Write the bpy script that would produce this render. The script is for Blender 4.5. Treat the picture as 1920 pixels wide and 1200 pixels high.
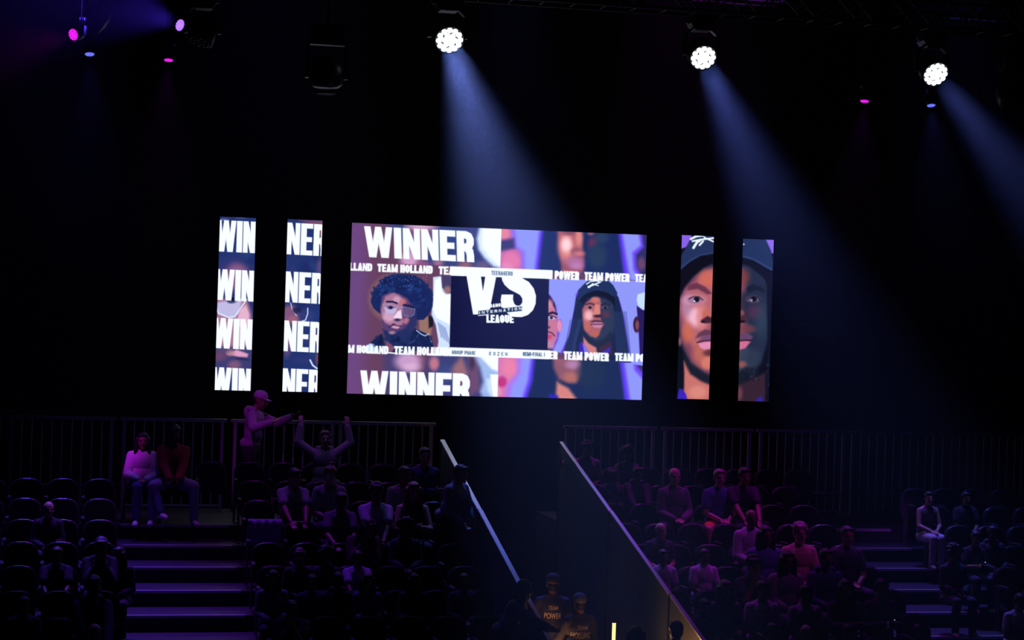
import bpy, bmesh, math, random
import numpy as np
from mathutils import Vector, Matrix, Euler
from mathutils.bvhtree import BVHTree
for o in list(bpy.data.objects): bpy.data.objects.remove(o)
S = bpy.context.scene
C = S.collection
# ---------------------------------------------------------------- camera (arena floor is z=0, seat rows run along x)
FPX, TH, RO, PIT, EYE = 3600.0, math.radians(12.8), math.radians(1.8), -.0019, 5.2
cf = Vector((math.sin(TH), math.cos(TH), PIT)).normalized()
cr0 = cf.cross(Vector((0,0,1))).normalized(); cu0 = cr0.cross(cf)
CR = cr0*math.cos(RO)+cu0*math.sin(RO); CU = cu0*math.cos(RO)-cr0*math.sin(RO)
EY = Vector((0,0,EYE))
cam = bpy.data.objects.new('camera', bpy.data.cameras.new('camera')); C.objects.link(cam)
cam.matrix_world = Matrix(((CR.x,CU.x,-cf.x,0),(CR.y,CU.y,-cf.y,0),(CR.z,CU.z,-cf.z,EYE),(0,0,0,1)))
cam.data.sensor_width = 36; cam.data.lens = 36*FPX/1920; cam.data.clip_end = 200; cam.data.clip_start = .1
S.camera = cam
S.view_settings.view_transform = 'Standard'; S.view_settings.look = 'None'
S.view_settings.exposure = 0; S.view_settings.gamma = 1; S.view_settings.use_curve_mapping = False
S.cycles.volume_bounces = 0; S.cycles.max_bounces = 6; S.cycles.use_denoising = True
S.cycles.volume_step_rate = 4
S.cycles.sample_clamp_indirect = 3
w = bpy.data.worlds.new('dark_hall'); S.world = w; w.use_nodes = True
w.node_tree.nodes['Background'].inputs[0].default_value = (.1,.12,.3,1)
w.node_tree.nodes['Background'].inputs[1].default_value = .0
def ray(px, py): return cf+CR*((px-960)/FPX)-CU*((py-600)/FPX)
def atY(px, py, Y): d = ray(px,py); return EY+d*(Y/d.y)
def atZ(px, py, z): d = ray(px,py); return EY+d*((z-EYE)/d.z)
def atX(px, py, X): d = ray(px,py); return EY+d*(X/d.x)
# ---------------------------------------------------------------- the stage lamps that shape the picture
def spot(name, loc, d, col, power, deg, rad=.08, blend=1.0):
    l = bpy.data.lights.new(name,'SPOT'); l.color = col; l.energy = power; l.spot_size = math.radians(deg)
    l.spot_blend = blend; l.shadow_soft_size = rad
    o = bpy.data.objects.new(name,l); C.objects.link(o); o.location = loc
    o.rotation_euler = Vector(d).to_track_quat('-Z','Y').to_euler(); return o
BEAM = (CR*.204-CU*.70-cf).normalized()
HEADS = [ # pixel, depth plane, axis, lens radius, colour, lamp power, cone, lens strength
 ((843,76), 23.5, BEAM, .168, (.19,.29,1.0), 112000, 18.5, 'white'),
 ((1319,109), 23.5, (CR*.155-CU*.71-cf).normalized(), .16, (.15,.225,1.0), 48000, 17, 'white'),
 ((1755,140), 23.5, (CR*.225-CU*.70-cf).normalized(), .16, (.15,.22,1.0), 30000, 17, 'white'),
 ((337,47), 23.5, (-CR*.70+CU*.16-cf*.95).normalized(), .072, (.08,.03,1.0), 5000, 60, 'blue'),
 ((137,65), 23.2, (-CR*.5-CU*.30-cf*.85).normalized(), .070, (.75,.0,.9), 450, 50, 'magenta'),
 ((168,102), 27.0, Vector((.04,-.26,-1)).normalized(), .064, (.10,.10,1.0), 500, 46, 'azure'),
 ((316,113), 27.0, Vector((-.03,-.20,-1)).normalized(), .060, (.60,.01,.95), 400, 46, 'magenta'),
 ((1621,190), 27.0, Vector((-.12,-.16,-1)).normalized(), .064, (.6,.01,1.0), 350, 50, 'magenta'),
 ((1746,198), 27.0, Vector((0,-.26,-1)).normalized(), .062, (.14,.16,1.0), 700, 50, 'azure')]
for k,(p,Y,d,r,col,pw,dg,kk) in enumerate(HEADS):
    spot('stage_lamp', atY(*p,Y)+d*.05, d, col, pw, dg, r*.8)
# unseen lamps above the frame for the seats, some added to brighten railings and gap
UNSEEN_LAMPS = [((3.6,29.8,13),(3.7,26.6,2.2),(.45,.008,.85),620,32),((9.0,29.8,13),(8.7,26.4,2.0),(.60,.008,.80),1150,34),
       ((-.4,29.6,13),(-.3,26.0,2.0),(.14,.06,1.0),4600,28),((8.6,28.6,13),(8.9,23.3,1.2),(.50,.01,.95),1300,34),
       ((2.4,28.6,13),(2.2,23.8,1.2),(.16,.03,1.0),2000,35),((13.4,29,13),(13.2,25,1.5),(.08,.09,1.0),2200,33),
       ((-1.6,22.0,10.6),(.80,28.6,2.85),(.50,.008,.80),3400,5.5),((6.45,29.9,13),(6.3,25.5,1.8),(.10,.19,1.0),2900,25),
       ((-.5,21.0,10.4),(2.70,29.4,3.3),(.50,.008,.75),1100,7),((13.9,20.0,10.5),(9.0,25.5,1.8),(.55,.008,.80),500,24),
       ((9.4,20.0,10.5),(12.3,27.3,2.6),(.45,.02,1.0),900,6),((3.2,26.0,11.5),(3.2,30.1,3.0),(.16,.10,.55),420,50),
       ((9.6,26.0,11.5),(9.8,30.1,3.3),(.26,.04,.60),420,34)]
for loc,to,col,pw,dg in UNSEEN_LAMPS: spot('unseen_lamp', loc, Vector(to)-Vector(loc), col, pw, dg, .1)
# unseen warm light added below the picture edge to brighten the jacket lettering
fl=bpy.data.lights.new('added_warm_light','POINT'); fl.color=(1,.42,.14); fl.energy=14; fl.shadow_soft_size=.1
flo=bpy.data.objects.new('added_warm_light',fl); C.objects.link(flo); flo.location=atZ(1035,1255,.75)
def material(name, col, rough=.6, metal=0.0, var=.12, scale=30.0, bump=0.0, spec=.5, emit=None, estr=0.0):
    m = bpy.data.materials.new(name); m.use_nodes = True; nt = m.node_tree; b = nt.nodes['Principled BSDF']
    b.inputs['Roughness'].default_value = rough; b.inputs['Metallic'].default_value = metal
    b.inputs['Specular IOR Level'].default_value = spec
    tc = nt.nodes.new('ShaderNodeTexCoord'); n = nt.nodes.new('ShaderNodeTexNoise'); n.inputs['Scale'].default_value = scale
    nt.links.new(tc.outputs['Object'], n.inputs['Vector'])
    mx = nt.nodes.new('ShaderNodeMix'); mx.data_type = 'RGBA'
    mx.inputs[6].default_value = (*[c*(1-var) for c in col],1); mx.inputs[7].default_value = (*[min(1,c*(1+var)) for c in col],1)
    nt.links.new(n.outputs['Fac'], mx.inputs[0]); nt.links.new(mx.outputs[2], b.inputs['Base Color'])
    if bump:
        bp = nt.nodes.new('ShaderNodeBump'); bp.inputs['Strength'].default_value = bump; bp.inputs['Distance'].default_value = .01
        nt.links.new(n.outputs['Fac'], bp.inputs['Height']); nt.links.new(bp.outputs['Normal'], b.inputs['Normal'])
    if emit: b.inputs['Emission Color'].default_value = (*emit,1); b.inputs['Emission Strength'].default_value = estr
    return m
def link(name, me, mats=None, parent=None, loc=None):
    o = bpy.data.objects.new(name, me); C.objects.link(o)
    for m in (mats if isinstance(mats,(list,tuple)) else [mats] if mats else []): me.materials.append(m)
    if parent: o.parent = parent
    if loc is not None: o.location = loc
    return o
def tag(o, label=None, cat=None, group=None, kind=None):
    if label: o['label'] = label
    if cat: o['category'] = cat
    if group: o['group'] = group
    if kind: o['kind'] = kind
    return o
def thing(name, loc, label, cat, group=None, rz=0.0):
    o = bpy.data.objects.new(name, None); C.objects.link(o); o.location = loc; o.rotation_euler.z = rz; o.empty_display_size = .1
    return tag(o,label,cat,group)
class MB:
    """collects shapes into one mesh"""
    def __init__(s): s.v=[]; s.f=[]
    def add(s, vs, fs): n=len(s.v); s.v+= [tuple(v) for v in vs]; s.f+=[tuple(i+n for i in f) for f in fs]; return s
    def box(s, a, b, M=None):
        x0,y0,z0=a; x1,y1,z1=b
        vs=[Vector((x,y,z)) for x in (x0,x1) for y in (y0,y1) for z in (z0,z1)]
        if M: vs=[M@v for v in vs]
        return s.add(vs,[(0,1,3,2),(4,6,7,5),(0,4,5,1),(2,3,7,6),(0,2,6,4),(1,5,7,3)])
    def tube(s, p, q, r, r2=None, n=10):
        p,q=Vector(p),Vector(q); d=(q-p); L=d.length; M=Matrix.Translation(p)@d.to_track_quat('Z','Y').to_matrix().to_4x4(); r2=r if r2 is None else r2
        vs=[M@Vector((math.cos(2*math.pi*i/n)*rr,math.sin(2*math.pi*i/n)*rr,z)) for rr,z in((r,0),(r2,L)) for i in range(n)]
        return s.add(vs,[(i,(i+1)%n,n+(i+1)%n,n+i) for i in range(n)]+[tuple(range(n-1,-1,-1)),tuple(range(n,2*n))])
    def lathe(s, prof, M, n=24):
        k=len(prof); vs=[M@Vector((math.cos(2*math.pi*i/n)*r,math.sin(2*math.pi*i/n)*r,z)) for r,z in prof for i in range(n)]
        fs=[(j*n+i,j*n+(i+1)%n,(j+1)*n+(i+1)%n,(j+1)*n+i) for j in range(k-1) for i in range(n)]
        return s.add(vs,fs+[tuple(range(n-1,-1,-1)),tuple(range((k-1)*n,k*n))])
    def prism(s, P, a, b, M=None):
        """outline P in the xz plane, extruded from y=a to y=b"""
        n=len(P); vs=[Vector((x,a,z)) for x,z in P]+[Vector((x,b,z)) for x,z in P]
        if M: vs=[M@v for v in vs]
        return s.add(vs,[(i,(i+1)%n,n+(i+1)%n,n+i) for i in range(n)]+[tuple(range(n-1,-1,-1)),tuple(range(n,2*n))])
    def mesh(s, name, smooth=False):
        me=bpy.data.meshes.new(name); me.from_pydata(s.v,[],s.f)
        bm=bmesh.new(); bm.from_mesh(me); bmesh.ops.recalc_face_normals(bm,faces=bm.faces); bm.to_mesh(me); bm.free()
        if smooth: me.polygons.foreach_set('use_smooth',[True]*len(me.polygons))
        return me
    def build(s, name, mats=None, parent=None, smooth=False, loc=None): return link(name,s.mesh(name,smooth),mats,parent,loc)
M = dict(
 black=material('matt_black_drape',(.006,.006,.008),.95,0,.3,3), floor=material('dark_floor',(.008,.008,.012),.6,0,.3,2),
 terrace=material('painted_step_boards',(.022,.022,.034),.5,0,.25,9,.1), nosing=material('aluminium_nosing',(.75,.75,.8),.35,.35,.1,40),
 rail=material('fence_grey_paint',(.42,.42,.46),.45,.3,.1,20), cap=material('brushed_steel_cap',(.74,.83,1.0),.27,.6,.05,60),
 panel=material('side_panel_board',(.03,.045,.07),.55,0,.3,5), seat=material('black_seat_fabric',(.010,.010,.015),.85,0,.2,60,.2,.25),
 shell=material('black_seat_shell',(.08,.08,.09),.33,0,.1,30), metal=material('dark_rig_metal',(.009,.009,.011),.5,.3,.1,20),
 rig=material('lamp_housing',(.02,.02,.025),.38,.1,.1,20), screenframe=material('screen_cabinet',(.008,.008,.01),.7))
def screen_mat(name, a):
    h,w_=a.shape[:2]; im=bpy.data.images.new(name,w_,h)
    b=np.ones((h,w_,4),np.float32); b[...,:3]=np.clip(a[::-1]/255,0,1); im.pixels.foreach_set(b.ravel()); im.update(); im.pack()
    m=bpy.data.materials.new(name); m.use_nodes=True; nt=m.node_tree; nt.nodes.clear()
    t=nt.nodes.new('ShaderNodeTexImage'); t.image=im; e=nt.nodes.new('ShaderNodeEmission'); o=nt.nodes.new('ShaderNodeOutputMaterial')
    t.extension='EXTEND'; e.inputs[1].default_value=1.06
    nt.links.new(t.outputs[0],e.inputs[0]); nt.links.new(e.outputs[0],o.inputs[0]); return m
# ---------------------------------------------------------------- LED picture content (computed, nothing is loaded)
class Canvas:
    """a screen picture, w x h texels, painted in the plane of the panel"""
    def __init__(s, corners, w, h):
        (x0,y0),(x1,y1),(x2,y2),(x3,y3) = corners          # TL TR BR BL
        s.w, s.h = w, h
        dx1,dx2,dx3 = x1-x2, x3-x2, x0-x1+x2-x3
        dy1,dy2,dy3 = y1-y2, y3-y2, y0-y1+y2-y3
        det = dx1*dy2-dx2*dy1
        g = (dx3*dy2-dx2*dy3)/det; k = (dx1*dy3-dx3*dy1)/det
        a,b,c = x1-x0+g*x1, x3-x0+k*x3, x0
        d,e,f = y1-y0+g*y1, y3-y0+k*y3, y0
        u, v = np.meshgrid((np.arange(w)+.5)/w, (np.arange(h)+.5)/h)
        q = g*u+k*v+1
        s.X = ((a*u+b*v+c)/q).astype(np.float32); s.Y = ((d*u+e*v+f)/q).astype(np.float32)
        s.c = np.zeros((h,w,3),np.float32)
        s.px = (x1-x0)/w
        s.clip = None
    def win(s, x0,y0,x1,y1):
        m = (s.X>=x0)&(s.X<=x1)&(s.Y>=y0)&(s.Y<=y1)
        r = np.where(m.any(1))[0]; c = np.where(m.any(0))[0]
        if len(r)==0 or len(c)==0: return None
        return slice(r[0],r[-1]+1), slice(c[0],c[-1]+1)
    def put(s, sl, al, col, op=1.0):
        if s.clip is not None: al = al*s.clip[sl]
        al = (np.clip(al,0,1)*op)[...,None]
        s.c[sl] = s.c[sl]*(1-al)+np.array(col,np.float32)*al
    def sd_poly(s, X, Y, P):
        d2 = np.full(X.shape,1e12,np.float32); ins = np.zeros(X.shape,bool)
        n = len(P)
        for i in range(n):
            ax,ay = P[i]; bx,by = P[(i+1)%n]
            ex,ey = bx-ax,by-ay; L = ex*ex+ey*ey+1e-9
            t = np.clip(((X-ax)*ex+(Y-ay)*ey)/L,0,1)
            d2 = np.minimum(d2,(X-ax-t*ex)**2+(Y-ay-t*ey)**2)
            if ay!=by:
                cr = ((ay>Y)!=(by>Y))&(X<(bx-ax)*(Y-ay)/(by-ay)+ax)
                ins ^= cr
        d = np.sqrt(d2); return np.where(ins,d,-d)
    def poly(s, P, col, b=0.6, op=1.0):
        xs=[p[0] for p in P]; ys=[p[1] for p in P]; m=b+1
        sl = s.win(min(xs)-m,min(ys)-m,max(xs)+m,max(ys)+m)
        if sl is None: return
        sd = s.sd_poly(s.X[sl],s.Y[sl],P)
        t = np.clip(sd/(2*b)+.5,0,1); s.put(sl,t*t*(3-2*t),col,op)
    def ell(s, cx,cy,rx,ry,col,b=1.0,op=1.0,rot=0.0):
        m=max(rx,ry)+b+2
        sl = s.win(cx-m,cy-m,cx+m,cy+m)
        if sl is None: return
        X=s.X[sl]-cx; Y=s.Y[sl]-cy; c,n=math.cos(rot),math.sin(rot)
        x=X*c+Y*n; y=-X*n+Y*c
        q=np.sqrt((x/rx)**2+(y/ry)**2); sd=(1-q)*min(rx,ry)
        t=np.clip(sd/(2*b)+.5,0,1); s.put(sl,t*t*(3-2*t),col,op)
    def line(s, P, r, col, b=0.5, op=1.0):
        xs=[p[0] for p in P]; ys=[p[1] for p in P]; m=r+b+1
        sl = s.win(min(xs)-m,min(ys)-m,max(xs)+m,max(ys)+m)
        if sl is None: return
        X,Y=s.X[sl],s.Y[sl]; d2=np.full(X.shape,1e12,np.float32)
        for (ax,ay),(bx,by) in zip(P[:-1],P[1:]):
            ex,ey=bx-ax,by-ay; L=ex*ex+ey*ey+1e-9
            t=np.clip(((X-ax)*ex+(Y-ay)*ey)/L,0,1)
            d2=np.minimum(d2,(X-ax-t*ex)**2+(Y-ay-t*ey)**2)
        sd=r-np.sqrt(d2); t=np.clip(sd/(2*b)+.5,0,1); s.put(sl,t*t*(3-2*t),col,op)
    def text(s, txt, tl, tr, bl, th, col, b=0.45, gap=0.07, spaced=0.0, op=1.0):
        """bold condensed capitals between tl and tr, bl is the foot of tl; th = stroke in picture px"""
        W={'W':1.62,'M':1.4,'I':.48,' ':.42,'-':.5,'1':.4,'.':.4,'L':.86,'T':.95,'E':.92,'F':.9}
        ws=[W.get(ch,1.0) for ch in txt]; tot=sum(ws)+(gap+spaced)*(len(txt)-1)
        UX=(tr[0]-tl[0],tr[1]-tl[1]); LW=math.hypot(*UX); ux=(UX[0]/LW,UX[1]/LW)
        UY=(bl[0]-tl[0],bl[1]-tl[1]); h=math.hypot(*UY); uy=(UY[0]/h,UY[1]/h)
        k=LW/tot; det=ux[0]*uy[1]-ux[1]*uy[0]; x=0.0
        for ch,wd in zip(txt,ws):
            w=wd*k
            if ch!=' ':
                ox,oy=tl[0]+ux[0]*x,tl[1]+ux[1]*x
                cs=[(ox,oy),(ox+ux[0]*w,oy+ux[1]*w),(ox+uy[0]*h,oy+uy[1]*h),(ox+ux[0]*w+uy[0]*h,oy+ux[1]*w+uy[1]*h)]
                sl=s.win(min(c[0] for c in cs)-1,min(c[1] for c in cs)-1,max(c[0] for c in cs)+1,max(c[1] for c in cs)+1)
                if sl is not None:
                    X=s.X[sl]-ox; Y=s.Y[sl]-oy
                    p=(X*uy[1]-Y*uy[0])/det; q=(-X*ux[1]+Y*ux[0])/det
                    box=np.minimum(np.minimum(p,w-p),np.minimum(q,h-q))
                    sd=np.full(p.shape,-1e6,np.float32)
                    for pl in glyph(ch,w,h,th/2):
                        f=1.0
                        if isinstance(pl[0],float): f,pl=pl[0],pl[1:]
                        for (ax,ay),(bx,by) in zip(pl[:-1],pl[1:]):
                            ex,ey=bx-ax,by-ay; L=ex*ex+ey*ey+1e-9
                            t=((p-ax)*ex+(q-ay)*ey)/L
                            if len(pl)==2:
                                l=math.sqrt(L); pr=np.abs((p-ax)*ey-(q-ay)*ex)/l
                                sd=np.maximum(sd,np.minimum(th*f/2-pr,np.minimum(t,1-t)*l))
                            else:
                                t=np.clip(t,0,1)
                                sd=np.maximum(sd,th*f/2-np.sqrt((p-ax-t*ex)**2+(q-ay-t*ey)**2))
                    sd=np.minimum(sd,box)
                    t=np.clip(sd/(2*b)+.5,0,1); s.put(sl,t*t*(3-2*t),col,op)
            x+=w+(gap+spaced)*k
def glyph(ch,w,h,a):
    x0,x1,y0,y1,ym,E=a,w-a,a,h-a,h/2,2*h
    r=min((x1-x0)*.45,h*.22)
    V0=[(x0,-E),(x0,h+E)]; V1=[(x1,-E),(x1,h+E)]
    if ch=='I' or ch=='1': return [[(w/2,-E),(w/2,h+E)]]
    if ch=='-': return [[(0,ym),(w,ym)]]
    if ch=='.': return [[(w/2,h-a),(w/2,h)]]
    if ch=='N': b=a*.82; return [[.82,(b,-E),(b,h+E)],[.82,(w-b,-E),(w-b,h+E)],[.8,(b,-h*.02),(w-b,h*1.02)]]
    if ch=='M': return [V0,V1,[.75,(x0,-h*.05),(w/2,h*.95)],[.75,(w/2,h*.95),(x1,-h*.05)]]
    if ch=='W': return [[.86,(a*.6,-h*.2),(w*.285,h*1.1)],[.8,(w*.285,h*1.1),(w*.5,-h*.0)],[.8,(w*.5,h*.0),(w*.715,h*1.1)],[.86,(w*.715,h*1.1),(w-a*.6,-h*.2)]]
    if ch=='V': return [[(a*.9,-a),(w/2,h)],[(w/2,h),(w-a*.9,-a)]]
    if ch=='E': return [V0,[.84,(x0,y0*.84),(w+E,y0*.84)],[.84,(x0,h-a*.84),(w+E,h-a*.84)],[.84,(x0,ym),(w*.93,ym)]]
    if ch=='F': return [V0,[(x0,y0),(w+E,y0)],[(x0,ym+a*.3),(w*.93,ym+a*.3)]]
    if ch=='L': return [V0,[(x0,y1),(w+E,y1)]]
    if ch=='T': return [[(-E,y0),(w+E,y0)],[(w/2,0),(w/2,h+E)]]
    if ch=='H': return [V0,V1,[(x0,ym),(x1,ym)]]
    if ch=='K': return [V0,[(x1,0),(x0,ym),(x1,h)]]
    if ch=='Z': return [[(-E,y0),(w+E,y0)],[(x1,y0),(x0,y1)],[(-E,y1),(w+E,y1)]]
    if ch=='A': return [[(a*.8,h+a),(w/2,a*.3),(w-a*.8,h+a)],[(x0,h*.72),(x1,h*.72)]]
    bowl=[(x0,y0),(x1-r,y0),(x1-r*.3,y0+r*.3),(x1,y0+r)]
    if ch=='R': return [V0,bowl+[(x1,ym-r*.8),(x1-r*.3,ym-r*.1),(x1-r,ym+a*.2),(x0,ym+a*.2)],[(x1-r,ym+a*.2),(x1-a*.2,ym+r),(x1,h*.8),(x1,h+E)]]
    if ch=='P': return [V0,bowl+[(x1,ym-r*.6),(x1-r*.3,ym+r*.1),(x1-r,ym+a*.5),(x0,ym+a*.5)]]
    if ch=='D': return [V0,bowl+[(x1,y1-r),(x1-r*.3,y1-r*.3),(x1-r,y1),(x0,y1)]]
    ring=[(x0+r,y0),(x1-r,y0),(x1,y0+r),(x1,y1-r),(x1-r,y1),(x0+r,y1),(x0,y1-r),(x0,y0+r),(x0+r,y0)]
    if ch=='O': return [ring]
    if ch=='U': return [[(x0,-E),(x0,y1-r),(x0+r,y1),(x1-r,y1),(x1,y1-r),(x1,-E)]]
    if ch=='C': return [[(x1,h*.33),(x1,y0+r),(x1-r,y0),(x0+r,y0),(x0,y0+r),(x0,y1-r),(x0+r,y1),(x1-r,y1),(x1,y1-r),(x1,h*.67)]]
    if ch=='G': return [[(x1,h*.33),(x1,y0+r),(x1-r,y0),(x0+r,y0),(x0,y0+r),(x0,y1-r),(x0+r,y1),(x1-r,y1),(x1,y1-r),(x1,h*.55),(w*.55,h*.55)]]
    if ch=='S': return [[(x1,h*.33),(x1,y0+r),(x1-r,y0),(x0+r,y0),(x0,y0+r),(x0,h*.36),(x1,h*.64),(x1,y1-r),(x1-r,y1),(x0+r,y1),(x0,y1-r),(x0,h*.67)]]
    return [V0]
WHITE=(246,252,255)
SC_MAIN=[(660,418),(1213,441),(1203,750),(650,738)]
SC_A=[(412,406),(479.5,409),(470.5,733),(403,731.5)]
SC_B=[(539,411),(603.5,413.5),(595.5,735.5),(529.5,733.5)]
SC_C=[(1278,441),(1335.5,443),(1331,749.5),(1271.5,747.5)]
SC_D=[(1391,447.5),(1449,449.5),(1443,753.5),(1386,751.5)]
def speck(c, n, box, cols, r0, r1, op, seed, b=.8):
    g=random.Random(seed)
    for _ in range(n):
        c.ell(g.uniform(box[0],box[2]),g.uniform(box[1],box[3]),g.uniform(r0,r1),g.uniform(r0,r1),g.choice(cols),b,op)
def soft(a,n=2):
    for _ in range(n):
        b=np.pad(a,((1,1),(1,1),(0,0)),'edge'); a=(b[:-2,1:-1]+b[2:,1:-1]+b[1:-1,:-2]+b[1:-1,2:]+2*a)/6
    return a
def paint_main():
    c=Canvas(SC_MAIN,1106,630)
    MAR=(102,64,96); PER=(142,150,246); NAVY=(18,20,62)
    c.c[:]=MAR
    c.poly([(640,410),(690,410),(680,760),(640,760)],(108,70,128),22)
    # ---- top left zone: enlarged soft picture
    top=[(650,410),(941.5,425),(938,503),(846,501),(650,493)]
    def zone(P): c.clip=np.clip(c.sd_poly(c.X,c.Y,P)/1.0+.5,0,1)
    zone([(640,400),(941.8,400),(938.5,503.5),(650,491)])
    c.poly([(718,410),(940,410),(940,505),(800,505),(770,480),(740,440)],(58,66,126),12)
    c.poly([(760,410),(822,410),(812,440),(800,470),(795,505),(745,505),(752,475),(765,450)],(122,80,124),9,.9)
    c.ell(790,424,26,7,(222,176,214),6,.9); c.ell(768,488,16,14,(214,160,206),8,.95); c.ell(776,470,9,14,(190,150,205),6,.8)
    c.ell(794,497,12,7,(150,88,132),6,.8); c.ell(822,493,9,6,(190,120,150),5,.8); c.ell(872,498,12,8,(150,98,110),6,.9)
    c.ell(832,470,20,18,(38,56,112),8,.6); c.ell(846,448,26,20,(44,70,140),10,.6); c.ell(894,480,10,16,(42,54,110),7,.7); c.ell(905,497,14,7,(112,92,130),5,.7)
    c.poly([(900,410),(960,410),(960,510),(925,500),(908,484),(897,468),(894,448),(898,430)],(214,232,255),5)
    c.poly([(908,410),(960,410),(960,510),(935,498),(916,480),(904,462),(904,440)],WHITE,4)
    # ---- top right zone
    zone([(941.8,400),(1230,400),(1230,530),(1030,508),(938.5,503.5)])
    c.poly([(930,400),(1240,400),(1240,540),(930,540)],PER,1)
    c.poly([(930,425),(966,425),(970,462),(984,472),(985,515),(930,515)],(140,108,240),5)
    c.poly([(930,425),(958,425),(962,462),(976,472),(978,515),(930,515)],(198,104,170),5)
    c.ell(946,438,9,12,(228,130,150),5); c.poly([(934,452),(964,447),(966,466),(936,472)],(56,54,112),5)
    c.ell(958,490,17,17,(226,120,170),7); c.ell(950,500,10,8,(232,140,190),5,.7)
    c.poly([(1014,420),(1164,420),(1182,530),(1000,530)],(96,60,245),5)
    c.poly([(1020,420),(1158,420),(1172,530),(1007,530)],(28,44,98),5)
    c.poly([(1044,426),(1050,480),(1054,515),(1078,520),(1094,512),(1096,480),(1090,450),(1088,426)],(150,82,104),5)
    c.ell(1062,462,15,26,(226,134,132),8); c.ell(1062,459,9,13,(252,214,222),6); c.ell(1066,434,12,7,(128,72,96),5,.9)
    c.ell(1086,446,7,18,(222,134,130),5); c.ell(1080,472,9,7,(150,86,106),4); c.ell(1086,476,9,4,(206,120,126),4)
    c.ell(1078,492,15,10,(176,110,160),6); c.ell(1082,500,11,6,(190,130,186),5,.8); c.ell(1066,514,14,8,(174,90,104),6)
    c.ell(1111,455,8,10,(108,50,84),6,.8,.5); c.ell(1108,438,6,4,(150,96,110),3,.8); c.ell(1120,480,18,22,(44,66,94),9,.7); c.ell(1128,446,12,10,(52,74,100),7,.6)
    c.poly([(1196,430),(1230,430),(1230,540),(1202,530),(1188,506),(1186,474),(1202,460)],(110,70,246),4)
    c.poly([(1203,430),(1230,430),(1230,540),(1208,528),(1194,500),(1193,478),(1207,464)],(46,46,104),4)
    c.ell(1203,495,7,12,(120,74,110),4,.8)
    # ---- bottom left zone
    zone([(640,662),(846,666.5),(934.5,670),(932.8,760),(630,760)])
    c.poly([(720,650),(770,650),(790,760),(720,760)],(64,62,118),11,.8)
    c.poly([(810,655),(940,655),(940,760),(760,760),(790,720)],(56,62,122),12,.9)
    c.ell(765,678,24,17,(206,160,206),9,.95); c.ell(772,690,16,8,(226,184,222),6,.7); c.ell(814,682,9,13,(190,116,140),5)
    c.poly([(838,700),(866,668),(878,700),(864,722)],(150,104,116),7); c.ell(836,702,14,18,(58,76,136),8,.8)
    c.poly([(878,668),(896,668),(900,730),(880,745)],(118,76,110),6,.8); c.ell(885,680,5,12,(52,44,70),4,.8)
    c.poly([(888,664),(945,664),(945,760),(915,760),(900,735),(906,715),(900,690)],(160,186,236),6)
    c.poly([(895,664),(945,664),(945,702),(922,692)],WHITE,4); c.poly([(912,712),(945,700),(945,760),(918,760)],(206,226,252),5)
    c.ell(912,752,10,14,(150,170,226),6)
    # ---- bottom right zone
    zone([(934.5,670),(1060,674),(1230,678),(1230,770),(932.8,770)])
    c.poly([(930,660),(1240,660),(1240,780),(930,780)],PER,1)
    c.poly([(925,660),(980,660),(976,700),(960,724),(952,770),(925,770)],(170,118,236),5)
    c.poly([(925,660),(970,660),(966,700),(950,722),(944,770),(925,770)],(214,120,176),5)
    c.ell(955,690,13,17,(232,128,168),7); c.ell(941,716,9,10,(192,54,130),4); c.ell(934,735,6,8,(226,150,190),4,.8)
    c.poly([(998,660),(1168,660),(1184,770),(972,770),(990,715)],(94,60,246),5)
    c.poly([(1004,660),(1160,660),(1174,770),(980,770),(998,715)],(24,40,84),5)
    c.poly([(1036,662),(1086,662),(1092,700),(1080,718),(1048,712),(1038,690)],(140,86,104),6)
    c.ell(1074,684,14,8,(178,124,166),5); c.ell(1070,708,14,10,(176,106,98),6); c.ell(1050,672,8,10,(150,90,106),5)
    c.poly([(1044,716),(1066,728),(1084,752),(1084,770),(1048,770),(1042,745)],(212,130,124),5)
    c.poly([(1030,738),(1046,742),(1052,770),(1028,770)],(44,34,190),4); c.ell(1110,700,26,30,(30,48,78),10,.8)
    c.poly([(1186,660),(1240,660),(1240,720),(1206,712),(1190,694)],(110,70,246),4)
    c.poly([(1194,660),(1240,660),(1240,712),(1212,706),(1196,688)],(56,44,104),4)
    # ---- middle left: portrait with round curly hair and glasses
    zone([(640,511),(846.5,517.5),(843,652),(730,663),(636,660)])
    c.poly([(640,490),(850,500),(850,670),(640,670)],MAR,1); c.poly([(640,490),(690,490),(680,670),(640,670)],(106,70,128),20)
    c.ell(742,560,52,48,(134,94,104),5,.7)
    c.poly([(786,592),(804,590),(812,600),(806,640),(786,636)],(150,112,104),3); c.poly([(803,590),(813,596),(812,612),(804,616)],(26,24,44),2)
    c.poly([(812,520),(850,515),(850,670),(818,670),(822,640),(817,610),(809,590),(812,560)],(206,224,250),1.5)
    c.poly([(816,526),(826,520),(828,544),(836,552),(850,552),(850,615),(838,606),(818,596),(811,580)],WHITE,2)
    c.poly([(827,516),(850,516),(850,551),(838,550),(829,540)],(70,62,104),1.2); c.ell(839,544,7,7,(150,108,116),4)
    for i in range(4): c.line([(822+i*4,606+i*3),(828+i*5,632+i*4)],1.4,(128,146,206),1.4,.8)
    c.poly([(690,646),(712,628),(722,622),(778,616),(800,626),(809,634),(813,650),(812,665),(685,665)],(22,34,80),1.2)
    c.poly([(684,650),(694,644),(702,646),(708,662),(680,662)],(196,222,250),1.5)
    c.poly([(716,612),(728,640),(740,652),(732,666),(722,648),(716,630)],(128,78,106),2)
    HP=[(695,566),(700,545),(712,530),(722,519),(740,514),(762,513),(780,517),(795,528),(806,545),(812,560),(811,575),(804,590),(794,600),(782,600),(716,590),(709,586),(700,578)]
    c.poly(HP,(24,38,94),1.2)
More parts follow.
